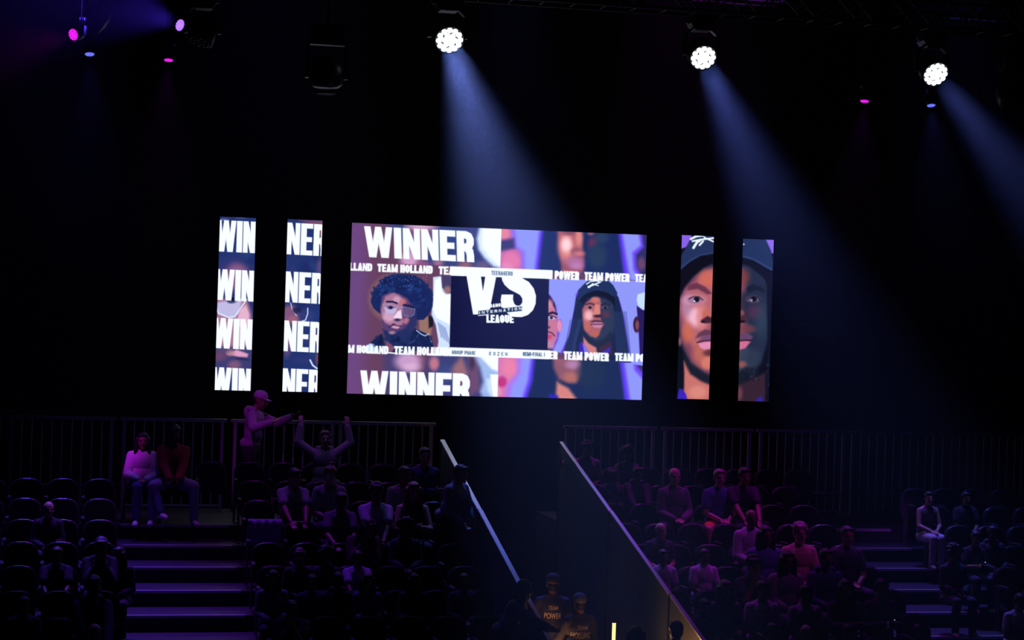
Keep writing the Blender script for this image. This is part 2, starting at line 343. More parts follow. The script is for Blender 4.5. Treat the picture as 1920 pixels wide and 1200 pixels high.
    for k in range(120):
        g=random.Random(k); an=g.uniform(0,6.28); rr=g.uniform(.2,1); px=753+math.cos(an)*54*rr; py=550+math.sin(an)*38*rr-1
        if not(716<px<775 and 552<py) : c.ell(px,py,g.uniform(2,5),g.uniform(1.5,4),g.choice([(16,26,70),(34,58,124),(26,44,104),(40,70,140)]),1.5,.6)
    for k in range(60):
        g=random.Random(k+500); an=g.uniform(2.6,6.9); px=753+math.cos(an)*g.uniform(46,57); py=556+math.sin(an)*g.uniform(38,43)
        c.ell(px,py,2.6,2.4,(26,42,98),1,.85)
    for k in range(30):
        g=random.Random(k+900); c.ell(g.uniform(708,800),g.uniform(516,540),.8,.8,(122,150,220),.8,.8)
    c.poly([(713,575),(716,555),(730,549),(748,551),(764,560),(778,580),(780,600),(775,618),(760,634),(742,636),(728,626),(716,610)],(86,62,110),1.5)
    c.poly([(714,580),(722,556),(738,549),(748,554),(758,562),(754,578),(752,592),(757,604),(750,614),(735,612),(722,606),(715,594)],(170,116,150),3)
    c.poly([(720,586),(740,590),(742,600),(728,604),(718,598)],(214,164,196),4,.9); c.ell(744,562,7,6,(206,160,190),3,.8); c.ell(756,566,6,5,(196,112,118),3,.8)
    c.ell(762,602,6,6,(190,112,138),3,.9); c.poly([(760,575),(781,572),(782,610),(768,630),(755,620),(762,610),(768,600)],(38,46,98),3,.85)
    c.poly([(716,616),(728,622),(736,628),(748,620),(768,616),(772,628),(758,648),(738,648),(722,638)],(32,46,98),3,.95)
    c.poly([(745,584),(752,581),(754,596),(748,600),(740,598),(738,595)],(240,214,236),2); c.ell(745,600,6,2.6,(46,40,84),1.5)
    c.line([(725,566),(736,566),(744,569)],1.6,(26,28,66),.7); c.line([(757,572),(770,574),(776,580)],1.6,(30,28,66),.8)
    c.poly([(720,576),(744,578),(742,586),(736,590),(724,588)],(196,182,222),1.5,.9)
    c.ell(732,577,6,3.2,(70,70,130),1); c.ell(732.5,577,2.6,2.8,(24,24,60),.7); c.poly([(756,578),(776,580),(774,592),(760,592)],(112,84,128),2,.8)
    for P in ([(718,570),(746,574),(739,590),(724,589),(718,570)],[(754,576),(778,580),(776,590),(770,594),(758,592),(754,576)],[(746,576),(754,577)]):
        c.line(P,.6,(150,170,215),.6,.75)
    c.line([(730,614),(738,608),(744,612),(751,612)],1.4,(54,40,80),.8); c.poly([(732,613),(740,611),(750,613),(746,617),(738,616)],(206,150,184),1)
    c.ell(735,624,6,3,(176,126,150),1.6,.9)
    c.line([(781,620),(790,627),(797,630),(804,626)],1.0,(170,196,238),.7); c.line([(784,628),(776,640),(764,646)],.8,(60,84,150),1); c.line([(806,634),(809,642)],.8,(130,160,220),.7)
    speck(c,40,(700,628,812,652),[(14,24,62),(30,46,104)],2,5,.5,7,2)
    # ---- middle right: portrait in a cap, two neighbours cut off
    zone([(1029.3,523.5),(1230,527),(1230,690),(1120,672),(1026,658)])
    c.poly([(1020,500),(1240,500),(1240,690),(1020,690)],PER,1)
    c.poly([(1024,548),(1034,556),(1044,575),(1045,600),(1052,598),(1054,610),(1050,624),(1046,640),(1036,660),(1024,664)],(118,84,232),2)
    c.poly([(1020,550),(1030,553),(1040,568),(1044,590),(1044,598),(1020,600)],(40,26,70),1)
    c.poly([(1020,560),(1029,562),(1040,578),(1044,592),(1045,620),(1044,634),(1036,652),(1020,658)],(196,118,150),1.5)
    c.ell(1049,611,4.5,12,(226,140,178),1.6); c.ell(1031,570,6,8,(218,140,150),4,.8); c.line([(1026,590),(1036,586),(1044,589)],2.0,(30,22,56),.8)
    c.ell(1034,596,7,3.6,(196,186,226),.9); c.ell(1034,596,2.8,2.8,(30,30,66),.7); c.line([(1026,593),(1034,591.5),(1043,596)],.8,(40,24,52),.6)
    c.ell(1028,614,4,2.5,(110,54,80),1.5); c.ell(1029,632,6,4.5,(205,66,112),2); c.line([(1026,622),(1034,624),(1040,630)],1.3,(96,52,86),1.2); c.ell(1030,648,9,7,(190,136,170),3,.7); c.ell(1027,657,9,4,(56,44,70),2.5,.8)
    c.poly([(1196,552),(1210,548),(1214,582),(1204,580),(1196,572),(1194,562)],(196,220,250),1)
    c.poly([(1194,574),(1206,582),(1214,582),(1214,690),(1200,670),(1198,628),(1196,600)],(38,26,96),1.2)
    c.ell(1194,609,6.5,15,(52,28,66),1.2); c.ell(1195,610,3.4,9,(128,74,84),1.6)
    c.poly([(1080,552),(1088,540),(1130,535),(1152,545),(1164,570),(1172,600),(1180,650),(1184,680),(1046,680),(1052,660),(1066,630),(1072,600),(1078,575)],(106,66,240),2)
    c.poly([(1080,560),(1086,545),(1110,530),(1145,535),(1160,558),(1168,590),(1176,640),(1182,680),(1050,680),(1058,655),(1069,625),(1076,585)],(24,36,74),1)
    for i in range(9):
        x=1074+i*2.6-abs(i-4); c.line([(x,600),(x-8-i*.3,640),(x-14,672)],.8,(46,66,116),1,.6)
        x=1150+i*3; c.line([(x,585),(x+5,630),(x+9,676)],.8,(48,70,118),1,.6)
    c.poly([(1092,600),(1092,588),(1096,572),(1106,562),(1120,558),(1136,562),(1150,572),(1152,600),(1150,625),(1140,640),(1126,646),(1112,640),(1098,626),(1093,610)],(44,54,84),1.5)
    c.poly([(1093,602),(1092,580),(1099,568),(1112,558),(1124,560),(1128,570),(1124,590),(1128,602),(1130,612),(1124,625),(1118,634),(1106,630),(1096,618)],(172,96,104),2.5)
    c.ell(1104,592,8,10,(240,178,186),5); c.ell(1117,562,8,5,(206,116,104),3,.9); c.ell(1101,612,6,10,(196,104,90),4,.8); c.ell(1136,590,8,7,(98,50,70),4,.7)
    c.line([(1099,571),(1107,569),(1115,572)],1.6,(84,48,64),1.6); c.ell(1106,577,5.5,2.6,(140,104,126),1.3); c.ell(1106.5,577,2.8,2.6,(28,20,40),.8)
    c.ell(1134,577,5.5,2.6,(92,84,112),1.3); c.ell(1135,577.5,2.6,2.6,(20,20,40),.8); c.line([(1128,572),(1136,569),(1144,572)],1.5,(34,36,58),1.6)
    c.poly([(1116,570),(1124,572),(1126,588),(1120,594),(1112,592),(1114,582)],(216,130,120),2); c.ell(1121,593,8,2.8,(56,32,50),1.6)
    c.ell(1119,603,11,2.4,(70,44,66),2); c.poly([(1107,609),(1116,604),(1128,605),(1134,608),(1126,615),(1116,615)],(198,128,160),1.2); c.line([(1108,609),(1120,608),(1132,608.5)],.8,(60,30,56),.6)
    c.ell(1117,626,7,5,(188,98,82),2.5); c.poly([(1095,620),(1106,634),(1118,640),(1132,636),(1146,620),(1148,634),(1136,650),(1118,652),(1104,642),(1096,630)],(30,40,62),2.5,.95)
    c.poly([(1094,632),(1104,644),(1118,652),(1122,672),(1104,664),(1094,652)],(206,124,122),2.5); c.poly([(1122,652),(1146,640),(1148,665),(1124,668)],(60,40,62),3)
    c.poly([(1090,642),(1098,648),(1106,662),(1086,664)],(128,116,216),1.5); c.poly([(1086,644),(1092,642),(1096,664),(1086,664)],(54,30,180),1.5); c.poly([(1132,658),(1146,650),(1140,668),(1128,666)],(60,44,180),1.5)
    c.poly([(1082,570),(1084,545),(1096,532),(1104,526),(1140,526),(1150,535),(1158,550),(1156,556),(1150,556),(1136,548),(1120,545),(1104,549),(1092,557),(1086,566)],(30,48,92),1)
    c.poly([(1084,566),(1094,554),(1108,547),(1122,545),(1138,549),(1152,558),(1154,580),(1148,566),(1134,557),(1116,555),(1102,559),(1094,572),(1090,566)],(16,20,40),1.5,.95)
    c.line([(1100,533),(1108,528),(1118,527),(1127,529)],1.2,(214,230,250),.7); c.line([(1103,538),(1112,535),(1124,530)],1.4,(232,242,255),.7); c.line([(1104,539),(1112,533)],1.9,(232,242,255),.7); c.line([(1112,533),(1122,536)],.9,(232,242,255),.7)
    # ---- centre box and bars
    c.clip=None
    c.poly([(846,515),(1029.7,521),(1026.5,660),(843,655)],NAVY,.7)
    c.poly([(843.5,500),(846,499.7),(1036,506.8),(1036,523.6),(846,517.2)],WHITE,.7)
    c.poly([(843,651.3),(1032,657.2),(1030,674),(936,670.6),(842,668)],WHITE,.7)
    c.text('TEENAGERS',(921.5,508),(961.5,509.6),(921.2,515.8),1.15,(44,74,116),.5,.28)
    c.text('GROUP PHASE',(847.5,657.3),(891.5,658.7),(847.3,664.2),1.1,(44,74,116),.5,.25)
    c.text('KOZEN',(917.5,659.8),(951.5,661),(917.3,666.4),.95,(44,74,116),.5,.9)
    c.text('SEMI-FINAL 1',(980.5,660.3),(1021.5,661.6),(980.3,667.4),1.1,(44,74,116),.5,.25)
    c.poly([(874.5,517),(901.8,518),(905.6,545.5),(909.8,518.4),(930.5,519.6),(921,568),(917,590),(887,590)],WHITE,.7)
    c.poly([(940.5,519),(978,521),(992,529),(1001,541),(1005.3,555),(1004.5,570),(999.5,582),(990,591),(978,595),(965,594.6),(954,590),(946,582),(940,573),(938.7,563),(940.5,552.5),(962.5,552.5),(962,562),(964.5,570),(969,573.5),(975,573),(979.3,567.5),(979.3,560),(975,553.5),(967,549),(955,543),(946,534.5),(941.5,526)],WHITE,.7)
    c.poly([(895,577),(978,568),(984,578),(968,592),(966,606),(912,608),(908,591),(896,592)],NAVY,1.5,.0)
    c.text('DANCE',(918,570.5),(944,568),(918,577.5),2.4,WHITE,.5); c.poly([(940,566),(962,566),(962,576),(940,577)],WHITE,.8)
    c.poly([(897,583.3),(979,574.8),(978.6,583.2),(897,591)],(30,48,84),.6)
    c.text('INTERNATION',(898,584.2),(978,575.9),(898.2,589.6),1.5,WHITE,.45,.55)
    c.line([(897,592),(912,590.6)],.8,WHITE,.5)
    c.text('LEAGUE',(911.8,590.2),(963.5,590.8),(912,605.6),4.3,WHITE,.5,.03)
    # ---- lettering
    c.text('LLAND',(655,492.7),(698,494.2),(654.6,507.7),4.0,WHITE,.6,.02)
    c.text('TEAM HOLLAND',(707.5,494.6),(811.5,498.6),(707.2,510),4.3,WHITE,.6,.02)
    c.text('TEAM',(822.3,499.4),(866,500.9),(822,515),4.3,WHITE,.6,.02); c.poly([(843.5,500),(870,500.9),(870,518),(845,517)],WHITE,.7)
    c.clip=(c.X<1300).astype(np.float32)
    c.text('M POWER',(1025,507),(1086.5,509.5),(1024.5,523.3),4.4,WHITE,.6,.02)
    c.text('TEAM POWER',(1096,510),(1181,513.3),(1095.7,526),4.4,WHITE,.6,.02); c.text('TEAM',(1191,513.6),(1226,515),(1190.7,529),4.0,WHITE,.6,.02)
    c.text('M HOLLAND',(652.5,646.5),(728.5,649.3),(652,661.8),4.2,WHITE,.6,.02); c.line([(727,661.5),(745,663)],1.2,WHITE,.6)
    c.text('TEAM HOLLAND',(739,649),(843,652),(738.5,665),4.3,WHITE,.6,.02)
    c.poly([(812,651),(846,652),(845,668),(806,666)],WHITE,1.5,.8)
    c.text('WER',(1016,657.4),(1046,658.6),(1015.5,673),4.3,WHITE,.6,.02); c.poly([(1000,657),(1028,657.6),(1027,673.8),(1000,672.5)],WHITE,.7)
    c.text('SEMI-FINAL 1',(980.5,660.3),(1021.5,661.6),(980.3,667.4),1.1,(44,74,116),.5,.25)
    c.text('TEAM POWER',(1057,658.6),(1142,662),(1056.7,674.6),4.4,WHITE,.6,.02); c.text('TEAM POWER',(1153,661.6),(1238,665),(1152.7,677),4.4,WHITE,.6,.02)
    c.text('WINNER',(682.5,424.2),(888,434.3),(684,482.2),14.2,WHITE,.8,.06)
    zone([(640,690),(960,690),(960,741.5),(940,765),(640,739)]); c.clip=None
    c.text('WINNER',(675.5,694.5),(881.5,700.8),(674.5,752.5),14.2,WHITE,.8,.06)
    c.poly([(919,702),(934.2,702.3),(932.8,746),(925,746)],WHITE,.8)
    return soft(c.c,2)
def paint_left():
    out=[]
    for k,(sc,w) in enumerate(((SC_A,200),(SC_B,196))):
        c=Canvas(sc,w,970); c.c[:]=(34,50,110)
        speck(c,110,(400,400,610,740),[(24,38,92),(46,66,130),(36,58,124),(54,58,118)],5,16,.45,3+k,6)
        if k==0:
            c.ell(418,412,9,2.2,(88,112,178),2,.9); c.ell(452,408,9,2,(76,98,160),2,.8)
            c.ell(440,504,34,10,(70,56,112),6,.6); c.ell(444,520,22,26,(150,96,140),8,.8)
            c.poly([(405,560),(462,560),(476,590),(474,645),(455,665),(404,660)],(168,116,150),5)
            c.poly([(402,568),(454,560),(448,588),(436,596),(418,592),(408,586)],(190,184,226),2.5); c.ell(434,564,9,5,(60,62,118),2); c.ell(436,561,4,4,(16,18,50),1)
            c.line([(404,575),(410,588),(428,595),(440,594),(454,574),(462,562)],1.4,(214,230,250),1); c.poly([(450,580),(461,572),(468,590),(466,612),(452,616),(444,604)],(226,176,204),3); c.ell(474,562,4,4,(214,226,250),1.6)
            c.poly([(466,560),(482,560),(476,740),(462,740),(470,660),(474,610)],(40,52,104),5,.8)
            c.poly([(402,650),(478,650),(472,712),(402,712)],(62,60,112),5,.85); c.ell(412,668,14,9,(118,70,106),6,.7)
            c.poly([(426,664),(444,656),(466,664),(464,670),(446,669)],(224,156,196),2.5); c.ell(432,662,8,6,(176,124,140),3,.7); c.ell(440,684,12,8,(150,96,124),5,.7)
            c.line([(444,672),(466,675)],1.6,(32,36,76),2,.7)
            rows=[(412,412.6,43),(409.5,504.6,42),(406.5,596,41.5),(404,688.6,46)]
            for j,(x,y,h) in enumerate(rows):
                hh=[58.5,57.5,56.5,56][j]; x0=x-6.5
                c.text('WIN',(x0,y-.6),(479.0-j*2.6,y+3.2),(x0-1.4,y+hh),11.2,WHITE,.7,.055)
        else:
            c.poly([(560,413),(610,413),(610,445),(596,432),(580,420)],(128,76,104),4,.9); c.ell(602,432,6,14,(140,84,90),4,.8)
            c.ell(600,498,7,14,(120,86,130),5,.6)
            c.ell(543,588,16,18,(140,88,126),6,.9); c.ell(550,597,10,6,(160,100,120),4,.8); c.line([(545,566),(548,580),(556,590)],.9,(176,196,236),.8)
            c.line([(577,576),(577,586),(573,598),(562,602)],1.1,(196,214,244),.8); c.ell(556,580,8,6,(30,30,70),3,.8)
            c.ell(538,640,8,26,(130,86,128),5,.7); c.ell(598,672,6,12,(118,70,92),3,.8); c.line([(582,674),(587,684),(595,690)],1.6,(206,222,248),.9)
            rows=[(539,418.5),(535.8,508.5),(533,600),(531,690.5)]
            for j,(x,y) in enumerate(rows):
                hh=[57,56,56.5,56][j]
                c.text('NER',(x-.5,y-1.5),(x+73.5,y+2.5),(x-2.2,y+hh),10.9,WHITE,.7,.055)
            c.poly([(544,727),(556,727),(556,728),(544,728)],WHITE,.5,0)
        out.append(soft(c.c,2 if sc in (SC_A,SC_B) else 5))
    return out
def paint_right():
    out=[]
    for sc,w in ((SC_C,176),(SC_D,176)):
        c=Canvas(sc,w,930); c.c[:]=(12,14,30)
        c.poly([(1265,430),(1300,430),(1288,462),(1266,470)],(134,96,232),1.6)
        c.poly([(1430,440),(1460,440),(1460,478),(1442,474)],(140,108,236),1.5)
        # face
        FACE=[(1268,560),(1278,530),(1300,505),(1330,485),(1362,478),(1395,484),(1425,505),(1440,540),(1442,590),(1440,640),(1428,680),(1405,705),(1370,722),(1335,716),(1300,694),(1282,650),(1274,610)]
        c.poly(FACE,(34,44,70),4)
        c.poly([(1270,570),(1280,540),(1302,515),(1330,500),(1362,492),(1392,506),(1398,540),(1388,560),(1392,585),(1400,610),(1396,660),(1380,690),(1350,700),(1322,700),(1296,676),(1280,640)],(128,66,92),7)
        c.poly([(1276,575),(1286,545),(1310,520),(1340,500),(1345,560),(1335,600),(1320,640),(1300,650),(1284,620)],(178,100,112),7)
        c.ell(1304,592,15,18,(240,180,204),8); c.ell(1288,570,8,20,(176,140,180),6,.7); c.ell(1300,560,20,9,(214,150,180),5,.8); c.ell(1325,520,16,16,(206,104,92),8,.9); c.ell(1394,520,10,14,(126,64,64),8,.8)
        c.ell(1290,622,11,18,(206,104,80),7,.8); c.ell(1318,660,18,24,(190,104,92),8,.9); c.ell(1316,592,10,24,(214,128,130),5,.8)
        c.poly([(1290,532),(1306,528),(1322,536),(1334,548),(1326,550),(1308,540),(1290,542)],(104,52,76),3)
        c.ell(1303,560,13,7,(150,104,140),3,.9); c.ell(1304,560,9.5,4.2,(158,134,168),2.2); c.ell(1306,559,5.2,5,(22,18,36),1.2); c.ell(1302,562,1.6,1.3,(230,240,255),.6); c.line([(1292,558),(1300,554),(1310,554),(1317,560)],.9,(58,32,50),1.6)
        c.ell(1325,588,9,12,(196,104,98),4); c.poly([(1314,598),(1326,590),(1336,594),(1336,603),(1322,604)],(66,34,54),2.5); c.ell(1318,601,4,2,(24,14,28),1.4)
        c.poly([(1305,632),(1310,622),(1322,615),(1334,618),(1334,628),(1320,628)],(96,56,82),3)
        c.poly([(1308,640),(1318,628),(1334,625),(1334,636),(1320,638)],(116,74,112),2); c.poly([(1310,642),(1322,639),(1334,638),(1334,652),(1322,654),(1314,650)],(224,140,182),2.2); c.line([(1308,640),(1320,637),(1334,636)],1.2,(70,34,60),1)
        c.ell(1330,660,10,6,(90,46,60),4,.9); c.ell(1328,680,12,12,(216,124,108),5,.9)
        c.poly([(1282,655),(1296,680),(1316,694),(1336,706),(1336,722),(1316,716),(1296,704),(1284,684)],(26,30,46),4,.95)
        c.poly([(1284,676),(1296,700),(1316,714),(1340,724),(1340,760),(1284,760)],(198,112,108),4); c.ell(1310,735,16,12,(222,140,128),6,.8)
        c.poly([(1276,724),(1288,738),(1294,760),(1270,760)],(56,34,190),2); c.poly([(1270,640),(1281,660),(1284,700),(1284,728),(1270,728)],(12,16,30),1.5)
        c.ell(1276,638,3,8,(150,96,120),2,.8)
        # right half of the face
        c.poly([(1384,640),(1400,650),(1425,665),(1415,700),(1390,700),(1384,690)],(52,62,86),6,.9)
        c.poly([(1399,540),(1412,534),(1430,540),(1434,550),(1416,545),(1402,550)],(24,30,50),3); c.ell(1412,562,13,7,(96,66,96),3,.9); c.ell(1412,563,9,4,(108,100,134),2.2); c.ell(1413,562,5.2,5,(14,16,34),1.2); c.ell(1409,564,1.5,1.2,(226,236,255),.6); c.line([(1402,561),(1410,557),(1420,558),(1426,565)],.9,(26,24,40),1.6)
        c.ell(1417,586,15,13,(84,46,74),8,.8); c.ell(1428,600,12,30,(48,66,90),9,.7); c.ell(1392,575,5,20,(58,42,66),4,.8)
        c.poly([(1384,586),(1394,586),(1404,598),(1398,606),(1386,604)],(70,40,58),2.5); c.ell(1390,588,5,5,(150,84,92),3,.8); c.ell(1391,604,6,2.4,(20,16,30),1.6)
        c.ell(1402,618,14,8,(118,62,74),5,.8); c.poly([(1385,628),(1400,624),(1412,632),(1408,640),(1386,640)],(98,66,104),2.4); c.poly([(1384,641),(1400,640),(1408,642),(1398,654),(1384,658)],(206,108,146),2.2); c.line([(1385,640),(1398,639),(1410,639)],1.2,(50,26,46),1)
        c.ell(1392,684,8,6,(150,82,84),4,.9); c.poly([(1384,700),(1398,690),(1420,688),(1424,700),(1408,716),(1384,720)],(22,28,44),4,.95); c.ell(1416,672,14,20,(40,50,72),6,.6)
        c.poly([(1384,722),(1400,716),(1436,700),(1440,760),(1384,760)],(52,34,50),5); c.ell(1388,738,6,12,(118,66,84),4,.8); c.poly([(1420,748),(1430,742),(1434,760),(1418,760)],(48,34,150),2)
        c.poly([(1436,520),(1460,500),(1460,760),(1436,760),(1440,650)],(16,20,40),2.5,.95)
        speck(c,26,(1438,650,1448,750),[(34,46,72),(10,12,24)],1,3,.6,5,1)
        speck(c,30,(1395,690,1425,715),[(44,54,78),(14,18,34)],1,2,.6,6,.8)
        # cap
        c.poly([(1272,500),(1276,480),(1290,455),(1300,440),(1430,440),(1444,470),(1452,505),(1444,508),(1430,500),(1410,488),(1390,482),(1362,478),(1335,476),(1312,480),(1292,492),(1277,506)],(34,50,92),2)
        c.poly([(1272,508),(1290,492),(1312,478),(1335,474),(1336,492),(1318,500),(1300,516),(1284,536),(1272,560)],(14,14,30),3)
        c.poly([(1386,482),(1404,488),(1424,498),(1440,512),(1440,530),(1424,516),(1404,500),(1386,494)],(16,18,36),3)
        c.line([(1276,502),(1292,488),(1312,477),(1335,473)],1.2,(52,72,118),1.5,.8); c.line([(1388,480),(1410,486),(1432,498),(1446,506)],1.6,(54,72,118),1.5,.8)
        c.line([(1294,448),(1304,443),(1318,441)],2.2,(222,234,250),.7); c.line([(1297,452),(1312,449),(1336,446)],1.6,(236,244,255),.7); c.line([(1318,445),(1336,453)],1.4,(236,244,255),.7)
        c.line([(1299,464),(1305,454),(1311,450)],2.4,(236,244,255),.8); c.line([(1310,459),(1316,452)],1.8,(236,244,255),.8); c.ell(1392.5,458,1.4,1.4,(236,244,255),.7)
        out.append(soft(c.c,2 if sc in (SC_A,SC_B) else 5))
    return out
# ---------------------------------------------------------------- the hall
YB = 33.2
def struct(o): o['kind']='structure'; return o
RUN, RISE, Y0, ZT, NR = .78, .203, 28.0, 2.049, 10
def rowz(k): return ZT-RISE*k
def rowy(k): return Y0-RUN*k
struct(MB().box((-16,-4,-.2),(28,YB+.3,0)).build('floor',M['floor']))
struct(MB().box((-16,YB,0),(28,YB+.3,14)).build('wall_back',M['black']))
struct(MB().box((-16.3,-4,0),(-16,YB+.3,14)).build('wall_left',M['black']))
struct(MB().box((28,-4,0),(28.3,YB+.3,14)).build('wall_right',M['black']))
struct(MB().box((-16,-4.3,0),(28,-4,14)).build('wall_front',M['black']))
struct(MB().box((-16.3,-4.3,14),(28.3,YB+.3,14.3)).build('ceiling',M['black']))
XL, XR = 5.47, 7.33
def terrace(name,xa,xb):
    P=[(Y0-RUN*(NR-1),0)]
    P=[]
    for k in range(NR):
        P.append((rowy(k),rowz(k))); P.append((rowy(k),rowz(k)-RISE if k<NR-1 else 0))
    prof=[(30.3,0),(30.3,ZT)]+P
    n=len(prof); vs=[(xa,y,z) for y,z in prof]+[(xb,y,z) for y,z in prof]
    m=MB().add(vs,[(i,(i+1)%n,n+(i+1)%n,n+i) for i in range(n)]+[tuple(range(n-1,-1,-1)),tuple(range(n,2*n))])
    return struct(m.build(name,M['terrace']))
tl=terrace('terrace_left',-9,XL-.06); tr=terrace('terrace_right',XR+.06,19)
for t,xa,xb in ((tl,.72,2.25),(tr,11.05,12.55)):
    for k in range(NR):
        MB().box((xa,rowy(k)-.012,rowz(k)-.03),(xb,rowy(k)+.028,rowz(k)+.006)).build('step_nosing',M['nosing'],t)
# ---------------------------------------------------------------- screens
m_main=screen_mat('led_picture_main',paint_main()); pl=paint_left(); pr=paint_right()
def screen(name,x0,x1,z0,z1,mt,label):
    t=thing(name,((x0+x1)/2,32,z0),label,'screen','led screens in a row above the seats')
    hw=(x1-x0)/2; h=z1-z0
    MB().box((-hw,.012,0),(hw,.13,h)).build('cabinet',M['screenframe'],t)
    me=bpy.data.meshes.new('display'); me.from_pydata([(-hw,0,0),(hw,0,0),(hw,0,h),(-hw,0,h)],[],[(0,1,2,3)])
    uv=me.uv_layers.new(name='UVMap')
    for i,c in enumerate(((0,0),(1,0),(1,1),(0,1))): uv.data[i].uv=c
    link('display',me,mt,t)
    fr=MB()
    for a,b in (((-hw-.006,-.0,0),(-hw,.03,h)),((hw,0,0),(hw+.006,.03,h)),((-hw-.006,0,-.006),(hw+.006,.03,0)),((-hw-.006,0,h),(hw+.006,.03,h+.006))): fr.box(a,b)
    fr.build('bezel',M['screenframe'],t)
    br=MB(); br.box((-.04,.13,h*.5),(.04,YB-32,h*.5+.08)); br.box((-hw*.7,.13,h*.15),(hw*.7,.2,h*.15+.06)); br.build('wall_bracket',M['metal'],t)
screen('led_screen',4.47,9.62,3.82,6.685,m_main,'huge wide LED screen with VS, WINNER and two portraits')
screen('led_screen',2.275,2.865,3.83,6.695,screen_mat('led_picture_a',pl[0]),'narrow upright LED screen reading WIN, the leftmost one')
screen('led_screen',3.39,3.97,3.83,6.70,screen_mat('led_picture_b',pl[1]),'narrow upright LED screen reading NER, left of the wide screen')
screen('led_screen',10.26,10.845,3.855,6.71,screen_mat('led_picture_c',pr[0]),'narrow LED screen with brightly lit half of a capped face')
screen('led_screen',11.385,11.955,3.84,6.69,screen_mat('led_picture_d',pr[1]),'narrow LED screen with shadowed half of a capped face, rightmost')
# ---------------------------------------------------------------- fence behind the top row
FY,FZ=30.05,3.465
def fence(x0,x1,label,n=9):
    t=thing('railing_panel',(x0,FY,ZT),label,'railing','barred railing panels along the top row')
    Lh=x1-x0; h=FZ-ZT
    MB().box((-.04,-.025,h-.05),(Lh+.04,.025,h)).build('top_rail',M['rail'],t)
    MB().box((.03,-.018,.35),(Lh-.03,.018,.385)).build('middle_rail',M['rail'],t)
    MB().box((.03,-.018,.05),(Lh-.03,.018,.085)).build('bottom_rail',M['rail'],t)
    for x in (.03,Lh-.03): MB().box((x-.025,-.022,0),(x+.025,.022,h-.05)).build('post',M['rail'],t)
    for i in range(n):
        x=.03+(Lh-.06)*(i+1)/(n+1); MB().tube((x,0,.085),(x,0,h-.05),.011,n=8).build('baluster',M['rail'],t)
names=['first','second','third','fourth']
xs=[(-2.63,-1.05,'at the far left edge'),(-.93,.62,'behind the empty left seats'),(.75,2.30,'behind the seated couple'),(2.44,4.02,'behind the man with raised arms'),(4.09,5.60,'ending left of the middle gap')]
for a,b,d in xs: fence(a,b,'grey barred metal railing panel '+d)
xs=[(7.77,9.28,'starting right of the middle gap'),(9.43,10.94,'second from the middle gap, right side'),(11.08,12.60,'above the right aisle'),(12.71,14.24,'right of the right aisle'),(14.36,15.88,'at the far right edge')]
for a,b,d in xs: fence(a,b,'grey barred metal railing panel '+d)
# ---------------------------------------------------------------- sloping guard walls beside the gap
SL=RISE/RUN
def guard(X,side,label):
    t=thing('guard_wall',(X,28.6,0),label,'guard wall')
    def zc(y): return ZT-SL*(Y0-(28.6+y))+1.1
    ya,yb=0,-9.6; cuts=[0,-2.9,-5.75,-8.6,-9.6]; z0=0
    for a,b in zip(cuts[:-1],cuts[1:]):
        P=[(a-.012,z0),(a-.012,zc(a)-.03),(b+.012,zc(b)-.03),(b+.012,z0)]
        m=MB(); m.add([(-.02,y,z) for y,z in P]+[(.02,y,z) for y,z in P],[(0,1,2,3),(7,6,5,4),(0,4,5,1),(1,5,6,2),(2,6,7,3),(3,7,4,0)]); m.build('board',M['panel'],t)
    for a,b in zip(cuts[:-1],cuts[1:]):
        d=Vector((0,-1,-SL)).normalized()
        m=MB(); w=.034 if side<0 else .026
        P=[(a-.02,zc(a)-.03),(a-.02,zc(a)),(b+.02,zc(b)),(b+.02,zc(b)-.03)]
        m.add([(-w,y,z) for y,z in P]+[(w,y,z) for y,z in P],[(0,1,2,3),(7,6,5,4),(0,4,5,1),(1,5,6,2),(2,6,7,3),(3,7,4,0)])
        o=m.build('handrail_cap',M['cap'],t)
        bv=o.modifiers.new('b','BEVEL'); bv.width=.008; bv.segments=2
    for y in cuts[1:4]: MB().box((-.03,y-.03,z0),(.03,y+.03,zc(y)-.035)).build('post',M['metal'],t)
    MB().box((-.03,-.03,z0),(.03,.03,zc(0)-.035)).build('post',M['metal'],t)
guard(XL,-1,'sloping guard wall with pale shining cap, left of the gap')
guard(XR,1,'sloping guard wall with violet shining cap, right of the gap')
